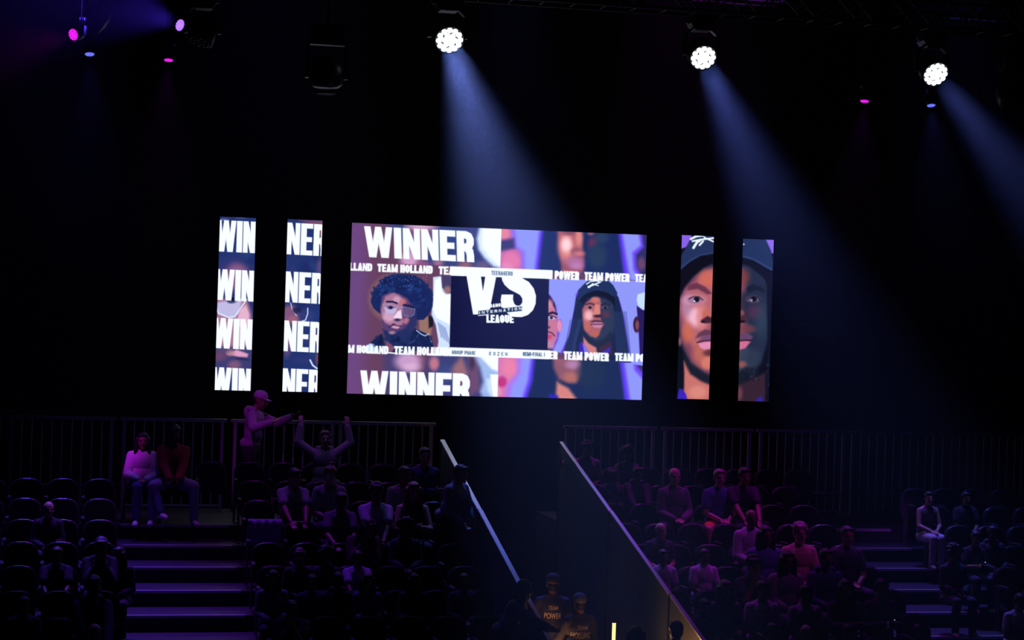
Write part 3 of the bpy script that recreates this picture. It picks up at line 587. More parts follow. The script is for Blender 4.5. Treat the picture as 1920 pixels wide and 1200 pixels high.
# entrance gap back: dark drape, side returns of the top platform
# ---------------------------------------------------------------- seats
def arch(w,z0,z1,r,n=9,cr=.10):
    P=[(-w/2,z0),(w/2,z0)]
    hw=w/2
    for i in range(n+1):
        a=math.pi*i/n; ex=.80
        x=hw*math.copysign(abs(math.cos(a))**ex,math.cos(a)); z=z1-r+r*abs(math.sin(a))**.85
        P.append((x,z))
    return P
def lean(y,z,a): return Matrix.Translation((0,y,z))@Matrix.Rotation(a,4,'X')@Matrix.Translation((0,0,-z))
def seat_meshes():
    d={}
    Mb=lean(.46,.42,-.16)
    b=MB().prism(arch(.46,.40,.885,.17),-.012,.045,Mb); d['backrest']=b.mesh('backrest')
    p=MB().prism(arch(.405,.45,.850,.15),-.04,-.010,Mb); d['back_pad']=p.mesh('back_pad')
    d['pan_up']=MB().prism(arch(.40,.40,.70,.03),-.105,-.05,Mb).mesh('seat_pan')
    q=MB(); q.box((-.2,.0,.40),(.2,.42,.45)); d['pan_down']=q.mesh('seat_pan')
    q=MB(); q.box((-.235,.30,0),(-.21,.42,.60)); q.box((-.235,.05,.60),(-.215,.44,.625)); q.box((-.24,.12,0),(-.20,.46,.02)); d['frame']=q.mesh('side_frame')
    q=MB(); q.box((-.245,.05,.625),(-.2,.34,.645)); d['arm']=q.mesh('armrest')
    for k,me in d.items():
        bm=bmesh.new(); bm.from_mesh(me); es=[e for e in bm.edges if e.calc_length()>.0 and len(e.link_faces)==2 and e.calc_face_angle()>.7]
        bmesh.ops.bevel(bm,geom=es,offset=.018 if k=='backrest' else .006,segments=3 if k=='backrest' else 2,affect='EDGES',clamp_overlap=True); bm.to_mesh(me); bm.free()
        me.materials.append(M['seat'] if k in('back_pad','pan_up','pan_down') else M['shell'])
    return d
SM=seat_meshes()
ORD=['top','second','third','fourth','fifth','sixth','seventh','eighth','ninth','tenth']
CNT=['first','second','third','fourth','fifth','sixth','seventh','eighth','ninth','tenth']
SEATS={}
def seat_row(block,k,xs,where,side):
    for i,x in enumerate(xs):
        SEATS[(block,k,i)]=dict(x=x,y=rowy(k)+.08,z=rowz(k),lab=(CNT[i],ORD[k],where),occ=False)
BL={'A':[.40-.5*i for i in range(4)],'B':[2.58+.5*i for i in range(6)],'C':[7.72+.5*i for i in range(7)],'D':[12.86+.5*i for i in range(6)]}
WH={'A':'left of the left aisle','B':'right of the left aisle','C':'right of the gap','D':'right of the right aisle'}
for k in range(0,9):
    for b in 'ABCD':
        if k==0 and b in 'AD': continue
        xs=BL[b]
        if b=='C' and k==0: xs=xs+[11.22]
        if b=='D' and k>5: xs=xs[:3]
        seat_row(b,k,xs,WH[b],0)
seat_row('T',0,[.98,1.50,2.02],'behind the left aisle',0)
def build_seats():
    for (b,k,i),s in SEATS.items():
        t=thing('tip_up_seat',(s['x'],s['y'],s['z']),f"black round-topped {'occupied' if s['occ'] else 'empty'} seat, {s['lab'][0]} {s['lab'][2]}, {s['lab'][1]} row",'seat','rows of round-topped tip-up seats')
        for nm,me in (('backrest','backrest'),('back_pad','back_pad'),('seat_pan','pan_down' if s['occ'] else 'pan_up'),('side_frame','frame'),('armrest','arm')):
            o=bpy.data.objects.new(nm,SM[me]); C.objects.link(o); o.parent=t
# ---------------------------------------------------------------- lighting rig
LENS={'off':((0,0,0),0),'white':((.85,.93,1),7),'blue':((.34,.14,1),1.5),'magenta':((.78,.01,.8),1.0),'azure':((.13,.16,.9),1.0)}
lens_m={k:material('lens_'+k,(.5,.5,.5) if k!='off' else (.02,.02,.03),.3,0,.05,30,emit=c,estr=s) for k,(c,s) in LENS.items()}
def moving_head(p,Y,d,r,kind,label,group):
    fc=atY(*p,Y); q=d.to_track_quat('Z','Y').to_matrix().to_4x4()
    piv=fc-d*(r*1.15)
    t=thing('moving_head_light',(piv.x,piv.y,piv.z),label,'stage light',group)
    I=Matrix.Identity(4)
    Mh=q.copy()
    h=r*1.15
    MB().lathe([(r*.55,-r*1.25),(r*.8,-r*1.15),(r*1.0,-r*.6),(r*1.14,0),(r*1.16,h-.004),(r*1.02,h-.004),(r*1.0,h-.02)],Mh,28).build('head',M['rig'],t,True)
    MB().lathe([(r*1.02,h-.02),(r*1.02,h-.008)],Mh,28).build('face_plate',M['rig'],t)
    pts=[(0,0)]+[(r*.40*math.cos(a),r*.40*math.sin(a)) for a in [math.pi/3*i for i in range(6)]]+[(r*.80*math.cos(a),r*.80*math.sin(a)) for a in [math.pi/6*i+.1 for i in range(12)]]
    lr=r*.208
    for (x,y) in pts:
        prof=[(lr,h-.012),(lr*.97,h-.002),(lr*.7,h+.006),(lr*.2,h+.010)]
        MB().lathe(prof,Mh@Matrix.Translation((x,y,0)),12).build('lens',lens_m[kind],t,True)
    ax=d.cross(Vector((0,0,1)));  ax=ax.normalized() if ax.length>.15 else Vector((1,0,0)); 
    if abs(d.z)>.9: ax=Vector((1,0,0))
    ax.z=0; ax.normalize()
    w=r*1.36; up=Vector((0,0,1)); top=r*1.75
    Mx=Matrix(((ax.x,-ax.y,0,0),(ax.y,ax.x,0,0),(0,0,1,0),(0,0,0,1)))
    for s in (-1,1):
        MB().prism([(s*w-.022,-r*.35),(s*w+.022,-r*.35),(s*w+.022,top*.75),(s*w*.62+.022,top),(s*w*.62-.022,top),(s*w-.022,top*.7)],-r*.28,r*.28,Mx).build('yoke_arm',M['rig'],t)
        MB().tube(Mx@Vector((s*w,0,0)),Mx@Vector((s*(w-.04-.1*r),0,0)),r*.2).build('pivot',M['metal'],t)
    cw=r*1.05; b=MB(); b.prism([(-cw*.62,top-.02),(cw*.62,top-.02),(cw,top+r*.42),(cw,top+r*.95),(-cw,top+r*.95),(-cw,top+r*.42)],-r*.7,r*.7,Mx); base=b.build('base',M['rig'],t)
    for s in (-1,1):
        m=MB(); n=8
        for i in range(n):
            a,b_=math.pi*i/n-math.pi/2,math.pi*(i+1)/n-math.pi/2
            c0=Vector((s*(cw+.0),0,top+r*.68)); R_=r*.26
            m.tube(Mx@(c0+Vector((s*R_*math.cos(a),0,R_*math.sin(a)))),Mx@(c0+Vector((s*R_*math.cos(b_),0,R_*math.sin(b_)))),.008,n=6)
        m.build('handle',M['nosing'],base)
    ztr=(9.13 if Y<25 else 9.92)-piv.z
    m=MB()
    if ztr>top+r:
        for s in (-.5,.5): m.tube(Mx@Vector((s*cw,0,top+r*.9)),Mx@Vector((s*cw,0,ztr)),.018); 
        m.box((-cw*.7,-.26,ztr-.03),(cw*.7,.26,ztr+.01),Mx)
        m.build('clamp',M['metal'],t)
LAB=['white glaring round stage light above the wide screen','white glaring round stage light, middle of the three','white glaring round stage light at the right edge','blue violet stage light with fanning beam at upper left','magenta stage light at the far upper left','small blue downlight hanging at upper left','small magenta downlight hanging at upper left','small magenta downlight hanging at upper right','small pale blue downlight hanging at upper right']
for (p,Y,d,r,col,pw,dg,kk),lb in zip(HEADS,LAB): moving_head(p,Y,d,r,kk,lb,'stage lights on the trusses')
def truss(Y,z,label):
    t=thing('lighting_truss',(0,Y,z),label,'truss'); x0,x1=-6,18
    for dy,dz in ((-.2,0),(.2,0),(-.2,.4),(.2,.4)): MB().tube((x0,dy,dz),(x1,dy,dz),.025).build('chord',M['metal'],t)
    for dy in (-.2,.2):
        m=MB(); x=x0; up=True
        while x<x1-.3: m.tube((x,dy,0 if up else .4),(x+.4,dy,.4 if up else 0),.012,n=6); x+=.4; up=not up
        m.build('lattice',M['metal'],t)
    m=MB(); x=x0
    while x<x1: m.tube((x,-.2,0),(x,.2,0),.012,n=6); x+=.4
    m.build('lattice',M['metal'],t)
    for x in (-3,5,13): MB().tube((x,0,.4),(x,0,14-z),.008).build('steel_cable',M['metal'],t)
truss(23.5,9.16,'black lattice truss carrying the white stage lights'); truss(27.0,9.95,'black lattice truss carrying the small downlights')
# unlit profile lamp between the lit ones
t=thing('moving_head_light',tuple(atY(612,140,23.6)),'unlit black moving stage light hanging above the left screens','stage light','stage lights on the trusses')
MB().lathe([(.10,-.22),(.17,-.2),(.21,-.05),(.2,.12),(.15,.16)],Matrix.Rotation(math.pi,4,'X'),24).build('head',M['rig'],t,True)
MB().lathe([(.12,.0),(.13,.02)],Matrix.Translation((0,0,-.24)),20).build('lens',M['screenframe'],t)
for s in (-1,1): MB().box((s*.24-.02,-.06,-.05),(s*.24+.02,.06,.38)).build('yoke_arm',M['rig'],t)
MB().box((-.26,-.06,.36),(.26,.06,.42)).build('yoke_bridge',M['rig'],t)
MB().box((-.2,-.14,.42),(.2,.14,.6)).build('base',M['rig'],t)
MB().tube((0,0,.6),(0,0,9.16-t.location.z),.02).build('clamp',M['metal'],t)
moving_head((160,48),23.6,(-CR*.55-CU*.62-cf*.35).normalized(),.15,'off','unlit moving light beside the magenta one, upper left','stage lights on the trusses')
moving_head((372,78),23.7,(-CR*.25-CU*.85-cf*.25).normalized(),.15,'off','unlit moving light right of the blue violet one','stage lights on the trusses')
moving_head((1903,200),24.5,(CR*.3-CU*.85-cf*.25).normalized(),.17,'off','unlit moving light at the right picture edge','stage lights on the trusses')
# ---------------------------------------------------------------- warm light tube on the arena floor
tp=atZ(1151.5,1168,1.45)
t=thing('light_tube',(tp.x,tp.y,0),'upright glowing warm yellow light tube at the bottom of the gap','light')
mt=material('warm_tube',(.8,.7,.5),.4,emit=(1,.66,.22),estr=1.7)
MB().tube((0,0,.05),(0,0,1.45),.022,n=16).build('tube',mt,t,True)
for zz in (.35,1.2):
    l=bpy.data.lights.new('tube_light','POINT'); l.color=(1,.45,.12); l.energy=10; l.shadow_soft_size=.04; o=bpy.data.objects.new('tube_light',l); C.objects.link(o); o.location=(tp.x,tp.y-.03,zz)
MB().lathe([(.16,0),(.16,.02),(.03,.05)],Matrix.Identity(4)).build('base',M['metal'],t); MB().tube((0,0,1.45),(0,0,1.46),.018).build('end_cap',M['metal'],t)
# ---------------------------------------------------------------- people
def _ring(n,a): return [2*math.pi*(i+.5*a)/n for i in range(n)]
def caps(mb,p,r1,q,r2,n=10):
    p,q=Vector(p),Vector(q); d=q-p; L=max(d.length,1e-4); R_=d.to_track_quat('Z','Y').to_matrix()
    prof=[(0.05*r1,-r1*.99),(r1*.6,-r1*.8),(r1*.9,-r1*.43),(r1,0),(r2,L),(r2*.9,L+r2*.43),(r2*.6,L+r2*.8),(r2*.05,L+r2*.99)]
    mb.lathe(prof,Matrix.Translation(p)@R_.to_4x4(),n)
def elli(mb,c,r,R_=None,n=12):
    prof=[(math.cos(a)+.01,math.sin(a)) for a in [-math.pi/2+math.pi*i/8 for i in range(9)]]
    Mx=Matrix.Translation(Vector(c))@((R_ or Matrix.Identity(3)).to_4x4())@Matrix.Diagonal((*r,1))
    mb.lathe(prof,Mx,n)
def remeshed(mb,name,vox,smooth=2,fac=.5):
    me=bpy.data.meshes.new('tmp'); me.from_pydata(mb.v,[],mb.f); me.validate()
    o=bpy.data.objects.new('tmp',me); C.objects.link(o)
    r=o.modifiers.new('r','REMESH'); r.mode='VOXEL'; r.voxel_size=vox; r.use_smooth_shade=True
    if smooth: s=o.modifiers.new('s','SMOOTH'); s.iterations=smooth; s.factor=fac
    dg=bpy.context.evaluated_depsgraph_get(); out=bpy.data.meshes.new_from_object(o.evaluated_get(dg)); out.name=name
    bpy.data.objects.remove(o); bpy.data.meshes.remove(me); return out
def ik(a,b,l1,l2,pole):
    a,b=Vector(a),Vector(b); d=b-a; L=d.length
    if L>(l1+l2)*.995: b=a+d*((l1+l2)*.995/L); d=b-a; L=d.length
    x=(l1*l1-l2*l2+L*L)/(2*L); h=math.sqrt(max(l1*l1-x*x,1e-6)); u=d/L
    pl=Vector(pole)-u*Vector(pole).dot(u); pl.normalize(); return a+u*x+pl*h,b
def figure(P):
    """all joints of one figure in its own frame: facing -y, feet near z=0"""
    J={}; st=P.get('stand',False); ln=math.radians(P.get('lean',4)); fat=P.get('fat',1.0)
    hip=Vector((0,0,.93)) if st else Vector((0,.04,.56))
    tw=P.get('twist',0.0)
    Rt=Matrix.Rotation(math.radians(tw),3,'Z')@Matrix.Rotation(ln,3,'X')@Matrix.Rotation(math.radians(P.get('side',0)),3,'Y')
    up=lambda x,y,z: hip+Rt@Vector((x,y,z))
    J['hip']=hip; J['waist']=up(0,-.005,.17); J['chest']=up(0,.0,.36); J['neck0']=up(0,.02,.50); 
    Rh=Matrix.Rotation(math.radians(tw*.5+P.get('yaw',0)),3,'Z')@Matrix.Rotation(ln*.35+math.radians(P.get('nod',0)),3,'X')@Matrix.Rotation(math.radians(P.get('tilt',0)),3,'Y')
    J['headc']=up(0,-.0,.50)+Rh@Vector((0,-.02,.155)); J['Rh']=Rh; J['Rt']=Rt
    for s,n in ((-1,'R'),(1,'L')):
        sh=up(s*.158,.01,.435); J['sh'+n]=sh
        mode=P.get('arms','lap'); 
        if isinstance(mode,(list,tuple)): mode=mode[0] if n=='R' else mode[1]
        if st: T={'down':up(s*.25,-.04,-.10),'fwd':up(s*.16,-.36,.12),'rail':Vector((s*.22,-.42,1.25)),'point':up(s*.05,-.52,.42),'side':up(s*.45,-.25,.10),'lap':up(s*.25,-.03,-.1),'phone':up(s*.05,-.30,.27),'railback':up(s*.30,-.30,.40)}
        else: T={'lap':Vector((s*.06,-.27,.66)),'knees':Vector((s*.10,-.46,.63)),'crossed':up(-s*.11,-.17,.20),'chin':up(s*.03,-.15,.50),'phone':up(s*.05,-.32,.27),'clasp':Vector((s*.035,-.50,.56)),'raised':Vector((s*.34,.20,1.40)),'rail':Vector((s*.25,-.40,.95)),'thigh':Vector((s*.14,-.33,.665)),'point':up(s*.1,-.5,.35),'side':Vector((s*.40,-.12,.70))}
        tgt=P.get('hand'+n) or T.get(mode,T['lap'])
        pole={'raised':(s*1,.1,-.35),'crossed':(s*.5,.2,-1),'chin':(s*.4,-.2,-1),'point':(s*.6,.2,-1)}.get(mode,(s*.75,.6,-.55))
        e,wv=ik(sh,tgt,.285,.255,pole); J['el'+n]=e; J['wr'+n]=wv
        hd=(wv-e).normalized()
        if mode in('lap','thigh','knees'): hd=(hd+Vector((-s*.15,-.3,-.25))).normalized()
        if mode=='clasp': hd=Vector((-s*.75,-.5,-.35)).normalized()
        if mode=='crossed': hd=(Rt@Vector((-s*1,.2,0))).normalized()
        if mode=='raised': hd=Vector((0,.35,.95)).normalized()
        J['hd'+n]=hd
        hj=hip+Vector((s*.095,0,-.03)); J['hj'+n]=hj
        lg=P.get('legs','normal')
        if st:
            J['kn'+n]=Vector((s*.11,-.03,.50)); J['an'+n]=Vector((s*.12,.02,.085)); J['to'+n]=Vector((s*.15,-.15,.035))
            if lg=='step' and s>0: J['kn'+n]=Vector((.12,-.16,.52)); J['an'+n]=Vector((.12,-.10,.10)); J['to'+n]=Vector((.13,-.27,.05))
        else:
            wd={'normal':.13,'wide':.27,'tight':.08,'crossed':.10,'left':.13,'stretch':.14}.get(lg,.13)
            J['kn'+n]=Vector((s*wd,-.43,.545)); J['an'+n]=Vector((s*(wd+.01),-.42,.095)); J['to'+n]=Vector((s*(wd+.04),-.585,.04))
            if lg=='crossed' and s<0: J['kn'+n]=Vector((.04,-.44,.66)); J['an'+n]=Vector((.22,-.56,.32)); J['to'+n]=Vector((.30,-.68,.24))
            if lg=='left':
                if s>0: J['kn'+n]=Vector((.16,-.44,.56)); J['an'+n]=Vector((.26,-.62,.22)); J['to'+n]=Vector((.33,-.76,.16))
                else: J['kn'+n]=Vector((-.06,-.42,.56)); J['an'+n]=Vector((-.08,-.52,.095)); J['to'+n]=Vector((-.10,-.68,.04))
            if lg=='stretch': J['an'+n]=Vector((s*.20,-.62,.095)); J['to'+n]=Vector((s*.24,-.78,.04))
    return J
def hand(mb,w,hd,s,out,curl=.35,k=1.0):
    hd=hd.normalized(); side=(out-hd*out.dot(hd)).normalized(); nrm=hd.cross(side)   # side = towards the thumb
    c=w+hd*.05*k; Rm=Matrix((side,nrm,hd)).transposed()
    elli(mb,c,(.041*k,.017*k,.05*k),Rm,10)
    for i,(o,l) in enumerate(((.030,.068),(.010,.076),(-.010,.070),(-.029,.055))):
        a=w+hd*.088*k+side*o*k; d1=(hd+side*o*3-nrm*curl*.6*s).normalized(); b=a+d1*l*.5*k; d2=(hd-nrm*curl*2*s).normalized()
        caps(mb,a-hd*.02*k,.0095*k,b,.0088*k,8); caps(mb,b,.0088*k,b+d2*l*.5*k,.0075*k,8)
    t0=w+hd*.028*k+side*.03*k; t1=t0+(side*.8+hd*.7-nrm*.2*s).normalized()*.036*k; t2=t1+(side*.3+hd-nrm*.4*s).normalized()*.03*k
    caps(mb,t0,.013*k,t1,.0105*k,8); caps(mb,t1,.0105*k,t2,.009*k,8)
def body_mb(J,P):
    m=MB(); Rh=J['Rh']; f=P.get('fat',1.0); hc=J['headc']; H=lambda x,y,z: hc+Rh@Vector((x,y,z)); Rt=J['Rt']
    elli(m,H(0,.014,.025),(.080,.098,.096),Rh,16); elli(m,H(0,-.022,-.035),(.066,.069,.082),Rh,14); elli(m,H(0,-.060,-.098),(.030,.028,.022),Rh)
    caps(m,H(0,-.088,.012),.010,H(0,-.106,-.026),.0155,8); caps(m,H(-.034,-.078,.026),.011,H(.034,-.078,.026),.011,8)
    elli(m,H(0,-.086,-.058),(.024,.010,.010),Rh); 
    for s in (-1,1):
        elli(m,H(s*.076,.010,-.008),(.010,.019,.030),Rh,8); elli(m,H(s*.040,-.062,-.030),(.022,.022,.022),Rh,8)
    caps(m,J['neck0']-Rt@Vector((0,0,.03)),.062,hc+Rh@Vector((0,.02,-.06)),.052,12)
    elli(m,J['hip']+Vector((0,.02,.0)),(.165*f,.12*f,.12),None,14)
    elli(m,J['waist'],(.145*f,.105*f,.15),Rt,14); elli(m,J['chest'],(.165*f,.115*f,.17),Rt,14)
    caps(m,J['shR']-Rt@Vector((-.05,0,-.005)),.058,J['shL']-Rt@Vector((.05,0,-.005)),.058,12)
    for n in 'RL': caps(m,J['sh'+n],.042,J['neck0']+Rt@Vector((0,0,.015)),.048,10)
    for s,n in ((-1,'R'),(1,'L')):
        caps(m,J['sh'+n],.051*f,J['el'+n],.041,12); caps(m,J['el'+n],.043,J['wr'+n],.028,12)
        out=Vector((-s,0,.25)) if abs(J['hd'+n].x)<.7 else Vector((0,0,1))
        hand(m,J['wr'+n],J['hd'+n],s,out)
        caps(m,J['hj'+n],.088*f,J['kn'+n],.058,12); caps(m,J['kn'+n],.058,J['an'+n],.040,12)
        elli(m,J['kn'+n]*.65+J['an'+n]*.35+Vector((0,.02,0)),(.052,.056,.10),None,10)
        caps(m,J['an'+n]+Vector((0,.03,-.045)),.036,J['to'+n],.030,10)
    return m
def top_mb(J,P):
    m=MB(); f=P.get('fat',1.0); Rt=J['Rt']; g=.017; kind=P.get('top','tee')
    elli(m,J['hip']+Vector((0,.02,.05)),(.165*f+g,.125*f+g,.10),None,14); elli(m,J['waist'],(.15*f+g,.11*f+g,.16),Rt,14); elli(m,J['chest'],(.165*f+g,.117*f+g,.165),Rt,14)
    if kind!='tank':
        caps(m,J['shR']-Rt@Vector((-.05,0,.0)),.055+g,J['shL']-Rt@Vector((.05,0,.0)),.055+g,12)
        for n in 'RL': caps(m,J['sh'+n],.042+g,J['neck0']+Rt@Vector((0,0,.0)),.044+g,10)
    else:
        for s in (-1,1): caps(m,J['chest']+Rt@Vector((s*.10,-.03,.06)),.045,J['neck0']+Rt@Vector((s*.10,.0,-.015)),.030,8)
    for n in 'RL':
        a,b,c=J['sh'+n],J['el'+n],J['wr'+n]
        if kind=='tee': caps(m,a,.051*f+g+.003,a.lerp(b,.62),.048+g+.008,12)
        elif kind in('long','hoodie','jacket'):
            caps(m,a,.051*f+g+.003,b,.043+g+.004,12); caps(m,b,.045+g+.004,b.lerp(c,.93),.034+g,12)
            caps(m,b.lerp(c,.85),.040+g*.7,b.lerp(c,.95),.037+g*.7,10)
    if kind=='hoodie':
        for i in range(7):
            a=math.pi*(i/6)-0; x=.095*math.cos(a); y=.10*math.sin(a)
            elli(m,J['neck0']+Rt@Vector((x,y-.01,.02)),(.04,.04,.04),Rt,8)
        elli(m,J['neck0']+Rt@Vector((0,.10,-.03)),(.10,.05,.09),Rt,10)
    if kind=='jacket':
        for s in (-1,1): caps(m,J['neck0']+Rt@Vector((s*.075,.03,.02)),.022,J['neck0']+Rt@Vector((s*.045,-.085,-.03)),.018,8)
        caps(m,J['neck0']+Rt@Vector((-.075,.03,.02)),.022,J['neck0']+Rt@Vector((.075,.03,.02)),.022,8)
    return m
def legs_mb(J,P):
    m=MB(); f=P.get('fat',1.0); g=.013; sh=P.get('shorts',False)
    elli(m,J['hip']+Vector((0,.02,.0)),(.165*f+g,.122*f+g,.12+g),None,14)
    for n in 'RL':
        a,b,c=J['hj'+n],J['kn'+n],J['an'+n]
        if sh: caps(m,a,.09*f+g,a.lerp(b,.85),.070+g,12)
        else:
            caps(m,a,.09*f+g,b,.060+g,12); caps(m,b,.060+g,c,.047+g,12)
            elli(m,b*.65+c*.35+Vector((0,.02,0)),(.056+g,.06+g,.10),None,10)
    return m
def shoes_mb(J,n):
    m=MB(); a=J['an'+n]; t=J['to'+n]; h=a+Vector((0,.035,-.05)); 
    caps(m,h,.045,t,.040,12); caps(m,a+Vector((0,0,-.01)),.044,h,.044,10)
    d=(t-h); caps(m,h+Vector((0,0,-.012)),.044,t+d*.06+Vector((0,0,-.010)),.040,10); return m
def hair_mb(J,P):
    m=MB(); Rh=J['Rh']; hc=J['headc']; H=lambda x,y,z: hc+Rh@Vector((x,y,z)); k=P['hair']; g=random.Random(P.get('seed',1))
    if k in('short','bun','long','curly'):
        elli(m,H(0,.024,.045),(.084,.098,.086),Rh,16); elli(m,H(0,.062,-.005),(.070,.056,.078),Rh,12)
        caps(m,H(-.045,-.055,.088),.022,H(.045,-.055,.088),.022,8)
        for s in (-1,1): caps(m,H(s*.072,-.01,.04),.018,H(s*.075,.01,-.005),.012,8)
    if k=='bun': elli(m,H(0,.07,.135),(.042,.042,.040),Rh,10)
    if k=='long':
        L=P.get('hairlen',.30)
        for i in range(7):
            a=-.35+(math.pi+.7)*(i/6); x=.088*math.cos(a); y=.01+.085*math.sin(a)
            caps(m,H(x,y,.03),.030,J['headc']+Rh@Vector((x*1.15,y+.01,-.10))+Vector((0,0,-.06)),.034,8)
            caps(m,J['headc']+Rh@Vector((x*1.15,y+.01,-.10))+Vector((0,0,-.06)),.034,J['headc']+Rh@Vector((x*1.35,y+.03,-.12))+Vector((0,0,-L+.08)),.022,8)
    if k=='afro':
        for i in range(40):
            a=g.uniform(0,6.28); b=g.uniform(-.2,1.4); r=.10+g.uniform(0,.025)
            elli(m,H(r*math.cos(a)*math.cos(b),.035+r*math.sin(a)*math.cos(b)*.9 if math.sin(a)>-.35 else .0-.055+g.uniform(0,.02),.05+r*math.sin(b)*.9),(.036,.036,.034),Rh,8)
        elli(m,H(0,.035,.06),(.105,.105,.10),Rh,14)
    if k=='curly':
        for i in range(46):
            a=g.uniform(0,6.28); b=g.uniform(.0,1.5); r=.088
            y=.024+r*math.sin(a)*math.cos(b)*1.1
            if y<-.07 and b<.7: continue
            elli(m,H(r*math.cos(a)*math.cos(b),y,.045+r*math.sin(b)),(.024,.024,.022),Rh,7)
    return m
def cap_mb(J,P):
    m=MB(); Rh=J['Rh']; hc=J['headc']; s=-1 if not P.get('capback') else 1
    Mx=Matrix.Translation(hc+Rh@Vector((0,.012,.035)))@Rh.to_4x4()
    m.lathe([(.086,.0),(.090,.012),(.088,.045),(.070,.082),(.040,.100),(.006,.106)],Mx@Matrix.Diagonal((1,1.12,1,1)),20)
    n=9; P1=[]; 
    vs=[];
    for i in range(n):
        a=math.pi*i/(n-1); x=.072*math.cos(a); y=s*(.085+.082*math.sin(a)); z=.012+.014*math.sin(a)*(-1)-abs(x)*.15
        vs.append((x,s*.07 if i in(0,n-1) else y,z))
    top=[Mx@Vector((x,y,z+.006)) for x,y,z in vs]; bot=[Mx@Vector((x,y,z)) for x,y,z in vs]
    m.add(top+bot,[tuple(range(n)),tuple(range(2*n-1,n-1,-1))]+[(i,(i+1)%n,n+(i+1)%n,n+i) for i in range(n)])
    elli(m,hc+Rh@Vector((0,.012,.140)),(.008,.008,.005),Rh,8); return m
_MC={}
def cmat(kind,col):
    key=(kind,col)
    if key not in _MC:
        r={'skin':.5,'hair':.55,'cloth':.85,'shoe':.5}[kind]
        _MC[key]=material('%s_%d'%({'skin':'skin','hair':'hair','cloth':'cloth','shoe':'shoe_leather'}[kind],len(_MC)),col,r,0,.15 if kind!='hair' else .4,60 if kind=='hair' else 25,.15 if kind in('cloth','hair') else 0)
    return _MC[key]
SK={'d':(.13,.06,.035),'m':(.30,.16,.10),'l':(.52,.33,.24)}
EYE_ME=None
def person(P,loc,rz,scale,label,group='audience in the seats'):
    global EYE_ME
    t=thing('person',loc,label,'person',group,rz); t.scale=(scale,)*3
    J=figure(P); vx=P.get('vox',.0095)
    link('body',remeshed(body_mb(J,P),'body',vx,2,.4),cmat('skin',SK[P.get('skin','m')]),t)
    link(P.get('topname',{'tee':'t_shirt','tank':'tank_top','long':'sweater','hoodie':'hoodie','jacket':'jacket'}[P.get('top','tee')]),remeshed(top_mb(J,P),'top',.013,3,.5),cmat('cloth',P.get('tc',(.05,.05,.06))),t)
    link('shorts' if P.get('shorts') else 'trousers',remeshed(legs_mb(J,P),'trousers',.013,3,.5),cmat('cloth',P.get('lc',(.03,.035,.06))),t)
    for n in 'RL': link('shoe',remeshed(shoes_mb(J,n),'shoe',.011,2,.5),cmat('shoe',P.get('sc',(.3,.3,.32))),t)
    hk=P.get('hair','short')
    if hk=='cap' : 
        link('cap',cap_mb(J,P).mesh('cap',True),cmat('cloth',P.get('cc',(.04,.04,.05))),t)
        Q=dict(P); Q['hair']='short'; h=MB(); Rh=J['Rh']; H=lambda x,y,z: J['headc']+Rh@Vector((x,y,z))
        elli(h,H(0,.055,-.01),(.072,.058,.075),Rh,12); link('hair',remeshed(h,'hair',.010,2),cmat('hair',P.get('hc',(.012,.010,.010))),t)
    elif hk!='bald': link('hair',remeshed(hair_mb(J,P),'hair',.010,1,.4),cmat('hair',P.get('hc',(.012,.010,.010))),t)
    if EYE_ME is None:
        m=MB(); elli(m,(0,0,0),(.0125,.0125,.0095),None,10); EYE_ME=m.mesh('eye',True); EYE_ME.materials.append(material('eye_gloss',(.10,.08,.08),.15))
    for s in (-1,1):
        o=bpy.data.objects.new('eye',EYE_ME); C.objects.link(o); o.parent=t
        o.location=J['headc']+J['Rh']@Vector((s*.031,-.078,.008))
    if P.get('glasses'):
        m=MB(); Rh=J['Rh']; H=lambda x,y,z: J['headc']+Rh@Vector((x,y,z))
        for s in (-1,1):
            pts=[(s*.031+.024*math.cos(a),-.103,.006+.019*math.sin(a)) for a in _ring(10,0)]
            for i in range(10): m.tube(H(*pts[i]),H(*pts[(i+1)%10]),.002,n=6)
            m.tube(H(s*.055,-.10,.01),H(s*.08,.0,.012),.002,n=6)
        m.tube(H(-.008,-.104,.008),H(.008,-.104,.008),.002,n=6); m.build('glasses',M['metal'],t)
    t['J']=0; del t['J']
    return t,J
def top_of(P): 
    J=figure(P); return (J['headc']+J['Rh']@Vector((0,.01,.125))).z + (.03 if P.get('hair') in('afro','bun') else .008)
def headxy(P): J=figure(P); return J['headc']
def seat_person(px,py,k,P,label,rz=0,dy=.0):
    """a seated figure of row k whose head top stands at this place"""
    y0=rowy(k)+.08+.22+dy; hd=headxy(P); H=top_of(P)
    c,s_=math.cos(rz),math.sin(rz)
    sc=1.0
    for _ in range(4):
        oy=(hd.x*s_+hd.y*c)*sc; w_=atY(px,py,y0+oy); sc=min(1.12,max(.84,(w_.z-rowz(k))/H))
    x=w_.x-(hd.x*c-hd.y*s_)*sc
    best=None
    for key,st in SEATS.items():
        if key[1]==k and abs(st['x']-x)<.3 and (best is None or abs(st['x']-x)<abs(SEATS[best]['x']-x)): best=key
    if best: SEATS[best]['occ']=True
    return person(P,Vector((x,y0,rowz(k))),rz,sc,label)
def stand_person(px,py,z,Y,P,label,rz=0,group='audience in the seats'):
    hd=headxy(P); H=top_of(P); w_=atY(px,py,Y); sc=min(1.15,max(.85,(w_.z-z)/H)); c,s_=math.cos(rz),math.sin(rz)
    return person(P,Vector((w_.x-(hd.x*c-hd.y*s_)*sc,Y-(hd.x*s_+hd.y*c)*sc,z)),rz,sc,label,group)
def D(**k): return k
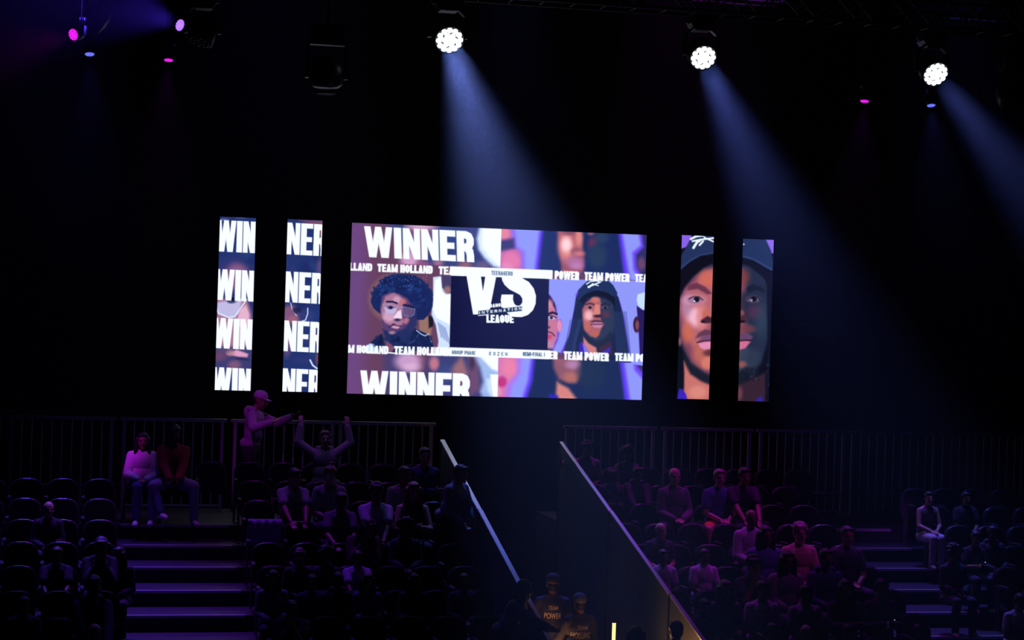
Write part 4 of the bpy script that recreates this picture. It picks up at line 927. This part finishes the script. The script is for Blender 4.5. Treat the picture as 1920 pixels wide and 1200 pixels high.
WHT=(.75,.75,.78); GRY=(.28,.28,.31); DRK=(.03,.03,.04); NVY=(.04,.06,.14); JEAN=(.10,.14,.28); RED=(.40,.03,.03); GRN=(.25,.38,.25); TAN=(.45,.36,.22)
r=math.radians
AUD=[ # head top px, row, pose and clothes, label, turn
 (92,939,3,D(hair='bald',skin='l',tc=DRK,top='long',arms='lap',yaw=12,lean=8),'bald man in a dark sweater sitting in the far left seats',0),
 (107,1024,5,D(hair='short',skin='d',tc=DRK,top='tee',arms='knees',lean=16,lc=JEAN),'dark-haired person in black t-shirt leaning forward, far left seats',0),
 (190,1006,5,D(hair='short',hc=(.06,.07,.1),skin='m',tc=DRK,top='long',arms='chin',lean=22,nod=10),'person in dark top bending forward beside the left aisle',0),
 (222,1024,5,D(hair='long',skin='m',tc=DRK,top='long',arms='lap',lean=6,yaw=-20,hairlen=.42),'long-haired woman in black at the left aisle edge',r(-10)),
 (176,1077,7,D(hair='short',skin='m',tc=DRK,top='hoodie',arms='knees',lean=14,lc=(.12,.10,.3),legs='wide'),'person in dark hoodie with lit knee near the left steps',r(10)),
 (45,1117,7,D(hair='short',skin='m',tc=DRK,arms='lap'),'dim dark-haired person in the lower left corner',0),
 (178,1168,8,D(hair='bald',skin='l',tc=DRK,top='long'),'bald head at the bottom edge beside the left steps',0),
 (554,877,2,D(hair='short',skin='m',tc=GRN,arms='knees',lean=14,yaw=25,legs='wide',lc=DRK),'short-haired person in pale green t-shirt, head turned right',r(6)),
 (619,869,2,D(hair='bun',hc=(.10,.05,.03),skin='l',tc=GRN,arms='lap',lean=10,yaw=-22),'light-haired person with hair bun in pale green t-shirt',0),
 (640,922,3,D(hair='short',skin='m',tc=(.16,.18,.17),arms='knees',lean=18,lc=JEAN,legs='wide'),'dark-haired person in dark green t-shirt with glowing chest print',0),
 (707,905,3,D(hair='curly',skin='m',tc=(.55,.50,.62),arms='clasp',lean=12,top='tee'),'curly-haired person in white t-shirt clasping hands',0),
 (760,873,2,D(hair='short',skin='m',tc=GRN,arms='lap',lean=5,yaw=20),'short-haired person in mint t-shirt behind the curly-haired one',0),
 (797,838,1,D(hair='short',skin='l',tc=NVY,top='jacket',arms='crossed',glasses=True,lean=4),'person with glasses in dark blue jacket, arms crossed',0),
 (776,902,3,D(hair='long',hc=(.25,.05,.08),skin='l',tc=DRK,top='tank',arms='phone',lean=6,hairlen=.34),'woman with long reddish hair in black top',0),
 (692,973,4,D(hair='long',skin='m',tc=(.10,.05,.04),top='long',arms='chin',lean=30,yaw=30,nod=20,hairlen=.25),'person hunched forward below the curly-haired one',0),
 (762,972,4,D(hair='afro',skin='d',tc=DRK,top='long',arms='lap'),'dark person with big round hair below the red-haired woman',0),
 (562,1029,5,D(hair='curly',hc=(.14,.10,.09),skin='m',tc=DRK,arms='lap',lean=10),'person with untidy lighter hair below the empty middle seats',0),
 (613,1045,5,D(hair='afro',skin='d',tc=DRK,arms='lap'),'person with round afro hair in black, left middle block',0),
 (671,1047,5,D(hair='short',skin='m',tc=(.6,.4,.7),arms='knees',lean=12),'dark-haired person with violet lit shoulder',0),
 (512,1068,6,D(hair='long',skin='m',tc=(.2,.2,.3),top='long',arms='lap'),'long-haired person in grey sweater right of the left steps',0),
 (585,1076,6,D(hair='short',skin='m',tc=NVY,arms='lap',lean=12),'small person in dark blue t-shirt left of centre bottom',0),
 (634,1072,6,D(hair='short',skin='d',tc=DRK,top='hoodie',arms='crossed'),'person in black hoodie with folded arms, lower left middle',0),
 (690,1076,6,D(hair='long',hc=(.07,.05,.05),skin='l',tc=(.16,.18,.3),top='long',arms='lap',hairlen=.36),'woman with long wavy hair in blue sweater, lower middle',0),
 (547,1125,7,D(hair='short',skin='l',tc=DRK,arms='chin',lean=24,yaw=20),'person with light face bowing at the lower left middle',0),
 (777,1081,6,D(hair='long',skin='m',tc=DRK,top='long'),'dim long-haired person in black left of the gap',0),
 (870,1088,6,D(hair='short',skin='m',tc=DRK,top='long'),'dim person in black next to the left guard wall',0),
 (268,810,0,D(hair='long',skin='m',tc=WHT,top='long',arms='lap',lean=8,legs='left',lc=(.07,.09,.2),sc=WHT,hairlen=.26),'woman in white v-neck sweater sitting above the left steps',0),
 (327,798,0,D(hair='curly',skin='d',tc=RED,top='long',arms='clasp',lean=12,legs='wide',lc=(.30,.32,.48),sc=(.5,.5,.55),fat=1.1),'man in dark red sweater with clasped hands above the left steps',0),
 (610,806,0,D(hair='short',hc=(.1,.08,.07),skin='l',tc=(.34,.34,.36),top='hoodie',arms='raised',lean=-3,legs='wide',lc=DRK),'man in grey hoodie holding the railing behind him, arms raised',0),
 # right of the gap
 (1102,827,0,D(hair='curly',skin='m',tc=(.35,.5,.42),arms=('side','lap'),lean=16,yaw=0,handR=Vector((-.50,-.34,1.08))),'child in light t-shirt leaning over the right guard wall cap',0),
 (1178,836,0,D(hair='afro',skin='d',tc=(.15,.18,.2),arms='lap'),'dark person with round afro hair in the top right seats',0),
 (1150,880,1,D(hair='short',skin='m',tc=(.10,.08,.12),top='jacket',arms='lap',yaw=28,lean=6),'woman in dark jacket over violet shirt beside the right guard wall',0),
 (1196,875,1,D(hair='short',skin='d',tc=(.07,.05,.10),top='hoodie',arms='knees',lean=10,fat=1.15),'broad person in dark hoodie second from the right guard wall',0),
 (1266,876,2,D(hair='bald',skin='l',tc=(.14,.12,.16),top='long',arms='lap',lean=6,legs='wide'),'bald man in grey sweater, right block',0),
 (1350,878,2,D(hair='short',hc=(.25,.2,.16),skin='l',tc=(.07,.07,.28),arms='lap',shorts=True,lc=(.8,.12,.03),lean=4,legs='wide'),'fair-haired person in blue t-shirt and orange shorts',0),
 (1397,875,2,D(hair='short',skin='m',tc=DRK,arms='knees',lean=12,fat=1.15),'person in black t-shirt right of the orange shorts',0),
 (1240,979,4,D(hair='bald',skin='l',tc=DRK,arms='lap',yaw=20),'bald person with shining scalp below the bald man',0),
 (1410,954,4,D(hair='bald',skin='d',tc=(.42,.40,.46),top='jacket',arms='lap',lean=6),'bald man in light zipped jacket, right block',0),
 (1437,984,5,D(hair='long',skin='d',tc=(.10,.10,.3),top='long',arms='lap',hairlen=.3),'long-haired person in front of the light zipped jacket',0),
 (1245,1029,5,D(hair='short',skin='m',tc=(.42,.30,.5),arms='lap',lean=4),'person in lilac t-shirt with bag strap by the right guard wall',0),
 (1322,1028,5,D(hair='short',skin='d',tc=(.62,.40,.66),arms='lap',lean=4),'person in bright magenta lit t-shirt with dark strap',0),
 (1414,1042,6,D(hair='curly',skin='m',tc=DRK,arms='chin',lean=16),'curly-haired person in black resting chin on hand',0),
 (1501,980,5,D(hair='curly',hc=(.32,.28,.22),skin='l',tc=(.50,.42,.22),arms='lap',lean=2),'blond person in pale yellow t-shirt left of the right aisle',0),
 (1590,985,5,D(hair='short',skin='m',tc=DRK,arms='lap'),'dark-haired man in black t-shirt on the right aisle',0),
 (1477,1032,6,D(hair='long',skin='d',tc=(.25,.2,.25),top='long',arms='lap',hairlen=.42),'long-haired woman before the yellow t-shirt',0),
 (1550,1027,6,D(hair='short',skin='d',tc=NVY,top='hoodie',arms='lap'),'dark person in navy hoodie below the right aisle',0),
 (1361,1086,7,D(hair='long',hc=(.22,.20,.18),skin='l',tc=(.2,.12,.2),top='long',arms='lap',hairlen=.42),'person with long pale hair in the lower right block',0),
 (1322,1122,7,D(hair='short',skin='m',tc=DRK,arms='knees',lean=18),'bowed person beside the person with long pale hair',0),
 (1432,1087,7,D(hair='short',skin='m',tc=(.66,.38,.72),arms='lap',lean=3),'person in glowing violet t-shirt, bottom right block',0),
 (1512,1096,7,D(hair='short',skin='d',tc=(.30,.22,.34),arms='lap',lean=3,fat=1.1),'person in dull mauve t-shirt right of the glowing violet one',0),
 (1587,1085,7,D(hair='long',skin='l',tc=DRK,top='long',arms='phone',hairlen=.3),'long-haired person with lit sleeve at bottom right',0),
 (1655,1084,7,D(hair='short',skin='m',tc=DRK,top='long',arms='phone',fat=1.1),'stout dark-haired man holding a phone at bottom right',0),
 (1512,1171,8,D(hair='bald',skin='l',tc=DRK),'bald head at the bottom edge, right block',0),
 (1450,1167,8,D(hair='short',skin='m',tc=DRK),'dark head at the bottom edge below the violet t-shirt',0),
 (1590,1175,8,D(hair='short',skin='m',tc=DRK,top='long'),'dark head at the bottom edge below the long-haired person',0),
 (1742,922,2,D(hair='short',skin='l',tc=(.10,.08,.12),top='tank',arms='lap',lean=4,lc=(.55,.5,.6),legs='tight'),'woman in dark tank top and pale trousers, upper right seats',0),
 (1812,926,2,D(hair='short',skin='m',tc=DRK,arms='lap',lc=(.4,.42,.6),shorts=True),'person in black t-shirt beside the tank top woman',0),
 (1862,985,4,D(hair='short',skin='d',tc=DRK,top='hoodie',arms='lap',fat=1.15),'big person in black hoodie at far right',0),
 (1790,1022,5,D(hair='afro',skin='d',tc=DRK,top='jacket',arms='lap'),'dark person with round hair right of the right steps',0),
 (1830,1008,4,D(hair='short',skin='m',tc=DRK,arms='phone',lean=10),'person looking at a small lit phone, far right',0),
 (1913,1112,7,D(hair='short',skin='m',tc=(.6,.6,.75),arms='lap',lean=8),'person in white t-shirt cut by the right picture edge',0),
 (1722,1177,8,D(hair='short',skin='m',tc=DRK),'dark head at the bottom edge right of the right steps',0),
]
import os
FULL=True
FIG={}
for (px,py,k,P,lab,rz) in AUD:
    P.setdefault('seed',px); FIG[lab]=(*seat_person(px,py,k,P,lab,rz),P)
# standing and leaning people
FIG['cap']=stand_person(489,733,ZT,29.35,D(stand=True,hair='cap',cc=(.75,.35,.7),skin='m',top='hoodie',tc=(.38,.22,.38),arms=('railback','point'),lc=DRK,lean=6,nod=12,yaw=0,handL=Vector((.12,-.52,1.36))),'man in cap and hoodie standing at the railing, looking down',r(70))
FIG['lean1']=stand_person(866,870,rowz(3),rowy(3)+.22,D(stand=True,hair='short',skin='d',top='jacket',tc=(.16,.20,.28),arms='fwd',lc=DRK,lean=22,yaw=10),'man in denim jacket leaning on the left guard wall',r(40))
FIG['lean2']=stand_person(985,1086,rowz(7)+.1,atX(985,1086,5.12).y,D(stand=True,hair='long',skin='m',top='long',tc=(.26,.24,.36),arms='fwd',lc=DRK,lean=28,yaw=15,hairlen=.3,handR=Vector((.05,-.62,1.05)),handL=Vector((.2,-.55,1.0))),'long-haired person in striped sleeves leaning over the left guard wall',r(55))
def floor_person(px,py,h,P,label,rz): w_=atZ(px,py,h); return stand_person(px,py,0,w_.y,P,label,rz,'people in the gap')
FIG['power']=floor_person(1037,1075,1.82,D(stand=True,hair='cap',cc=DRK,skin='m',top='jacket',tc=(.045,.05,.11),arms='fwd',lc=DRK,lean=2,capback=False),'person in dark cap and TEAM POWER jacket, back turned',r(172))
FIG['holland']=floor_person(1087,1112,1.70,D(stand=True,hair='cap',cc=(.10,.10,.16),skin='m',top='jacket',tc=(.02,.02,.03),arms='fwd',lc=DRK,lean=2),'person in cap and black TEAM HOLLAND jacket, back turned',r(184))
FIG['h1']=floor_person(1192,1172,1.70,D(stand=True,hair='long',skin='d',top='jacket',tc=DRK,arms='fwd',lc=DRK,hairlen=.25),'dark long-haired head beside the glowing tube',r(170))
FIG['h2']=floor_person(1268,1162,1.75,D(stand=True,hair='short',skin='d',top='jacket',tc=DRK,arms='fwd',lc=DRK),'dark short-haired head below the right guard wall',r(170))
# jacket lettering laid onto the backs
def lettering(t,txt,z,hgt,width,mt):
    top=[o for o in t.children if o.name.startswith('jacket')][0]; me=top.data
    bv=BVHTree.FromPolygons([v.co for v in me.vertices],[p.vertices for p in me.polygons])
    cu=bpy.data.curves.new('t','FONT'); cu.body=txt; cu.size=1; cu.align_x='CENTER'; cu.offset=.012
    o=bpy.data.objects.new('t',cu); C.objects.link(o); dg=bpy.context.evaluated_depsgraph_get(); m2=bpy.data.meshes.new_from_object(o.evaluated_get(dg)); bpy.data.objects.remove(o)
    bm=bmesh.new(); bm.from_mesh(m2); xs=[v.co.x for v in bm.verts]; ys=[v.co.y for v in bm.verts]
    for _ in range(2): bmesh.ops.subdivide_edges(bm,edges=[e for e in bm.edges if e.calc_length()>.12],cuts=1); bmesh.ops.triangulate(bm,faces=bm.faces)
    X0,X1,Y0_,Y1=min(xs),max(xs),min(ys),max(ys)
    for v in bm.verts:
        x=-((v.co.x-X0)/(X1-X0)-.5)*width; zz=z+(v.co.y-Y0_)/(Y1-Y0_)*hgt
        hit=bv.ray_cast(Vector((x,1,zz)),Vector((0,-1,0)))
        v.co=Vector((x,(hit[0].y if hit[0] else .15)+.006,zz))
    bm.to_mesh(m2); bm.free(); link('back_lettering',m2,mt,top)
lt=material('brightened_print',(.95,.72,.5),.5); lt2=material('dimmed_print',(.30,.24,.21),.6)  # print colours brightened and darkened in place of the light each back receives
lettering(FIG['power'][0],'TEAM',1.285,.05,.12,lt); lettering(FIG['power'][0],'POWER',1.17,.075,.215,lt)
lettering(FIG['holland'][0],'TEAM',1.27,.05,.14,lt2); lettering(FIG['holland'][0],'HOLLAND',1.155,.078,.27,lt2)
build_seats()
# ---------------------------------------------------------------- small things
bx=atZ(231,975,ZT+.002)
t=thing('water_bottle',(bx.x,bx.y,ZT),'small water bottle standing at the edge of the left aisle','bottle')
gl=material('bottle_plastic',(.35,.25,.4),.12,0,.05)
MB().lathe([(.030,0),(.034,.01),(.034,.15),(.028,.18),(.013,.205),(.013,.215)],Matrix.Identity(4),16).build('body',gl,t,True); MB().lathe([(.016,.215),(.016,.24),(.0155,.243)],Matrix.Identity(4),12).build('lid',cmat('cloth',WHT),t)
def phone(fig,label,off=Vector((0,-.33,.36))):
    o=fig[0]; P=fig[2] if len(fig)>2 else {}; J=fig[1]; w_=(J['wrR']+J['wrL'])/2+(J['hdR']+J['hdL'])/2*.09
    p=o.matrix_world@w_ if False else Vector(o.location)+Matrix.Rotation(o.rotation_euler.z,3,'Z')@(w_*o.scale[0])
    t=thing('phone',p,label,'phone'); 
    Mx=Matrix.Rotation(r(-35),4,'X')
    MB().box((-.036,-.004,-.07),(.036,.004,.07),Mx).build('case',M['metal'],t); MB().box((-.033,.004,-.066),(.033,.0045,.066),Mx).build('display',material('phone_display',(.1,.1,.2),.3,emit=(.35,.5,1),estr=1.5),t)
    MB().lathe([(.004,0),(.004,.002)],Matrix.Translation((0.02,-.004,.055))@Matrix.Rotation(r(90),4,'X'),10).build('flash_light',material('phone_flash',(.5,.5,.8),.3,emit=(.25,.35,1),estr=6),t)
phone(FIG['stout dark-haired man holding a phone at bottom right'],'small phone with blue light held by the stout man')
phone(FIG['person looking at a small lit phone, far right'],'small lit phone held by a person at far right')
# garment left on a seat
ga=atY(480,950,rowy(3)+.45)
m=MB(); g=random.Random(4)
nx,nz=14,10
for i in range(nx):
    for j in range(nz): pass
vs=[];n0=nx+1
for j in range(nz+1):
    for i in range(nx+1):
        x=(i/nx-.5)*.46; a=j/nz; z=.90-.36*a if a>.12 else .90; y=(.02-a*.55 if a<=.12 else -.05)-.012*math.sin(i*1.9+j*.6)-.01*math.sin(j*2.1)
        vs.append((x+.01*math.sin(j*1.3),y,z+.012*math.sin(i*1.1)*a))
fs=[(j*n0+i,j*n0+i+1,(j+1)*n0+i+1,(j+1)*n0+i) for j in range(nz) for i in range(nx)]
k=len(vs); vs2=vs+[(x,y+.012,z) for x,y,z in vs]; fs2=fs+[tuple(q+k for q in reversed(f)) for f in fs]
m.add(vs2,fs2); sx=BL['B'][0]; o=m.build('scarf',material('patterned_cloth',(.28,.26,.5),.8,0,.8,40),None,True,(sx,rowy(3)+.08+.40,rowz(3)-.0))
tag(o,'patterned blue cloth hung over a seat right of the left steps','garment')
# ---------------------------------------------------------------- stage haze
hz=MB().box((-15.9,1.5,.02),(27.9,YB-.1,13.9)).build('haze')
hm=bpy.data.materials.new('thin_haze'); hm.use_nodes=True; nt=hm.node_tree; nt.nodes.clear()
vs=nt.nodes.new('ShaderNodeVolumeScatter'); vo=nt.nodes.new('ShaderNodeOutputMaterial'); vs.inputs['Density'].default_value=.0010; vs.inputs['Anisotropy'].default_value=.25
vs.inputs['Color'].default_value=(1,1,1,1)
nt.links.new(vs.outputs[0],vo.inputs['Volume']); hz.data.materials.append(hm)
tag(hz,'thin stage haze filling the whole dark hall','haze',kind='stuff')
tcz=nt.nodes.new('ShaderNodeTexCoord'); sz=nt.nodes.new('ShaderNodeSeparateXYZ'); mr=nt.nodes.new('ShaderNodeMapRange')
mr.inputs[1].default_value=4.6; mr.inputs[2].default_value=8.4; mr.inputs[3].default_value=.00038; mr.inputs[4].default_value=.0010; mr.interpolation_type='SMOOTHSTEP'
nt.links.new(tcz.outputs['Object'],sz.inputs[0]); nt.links.new(sz.outputs[2],mr.inputs[0]); nt.links.new(mr.outputs[0],vs.inputs['Density'])
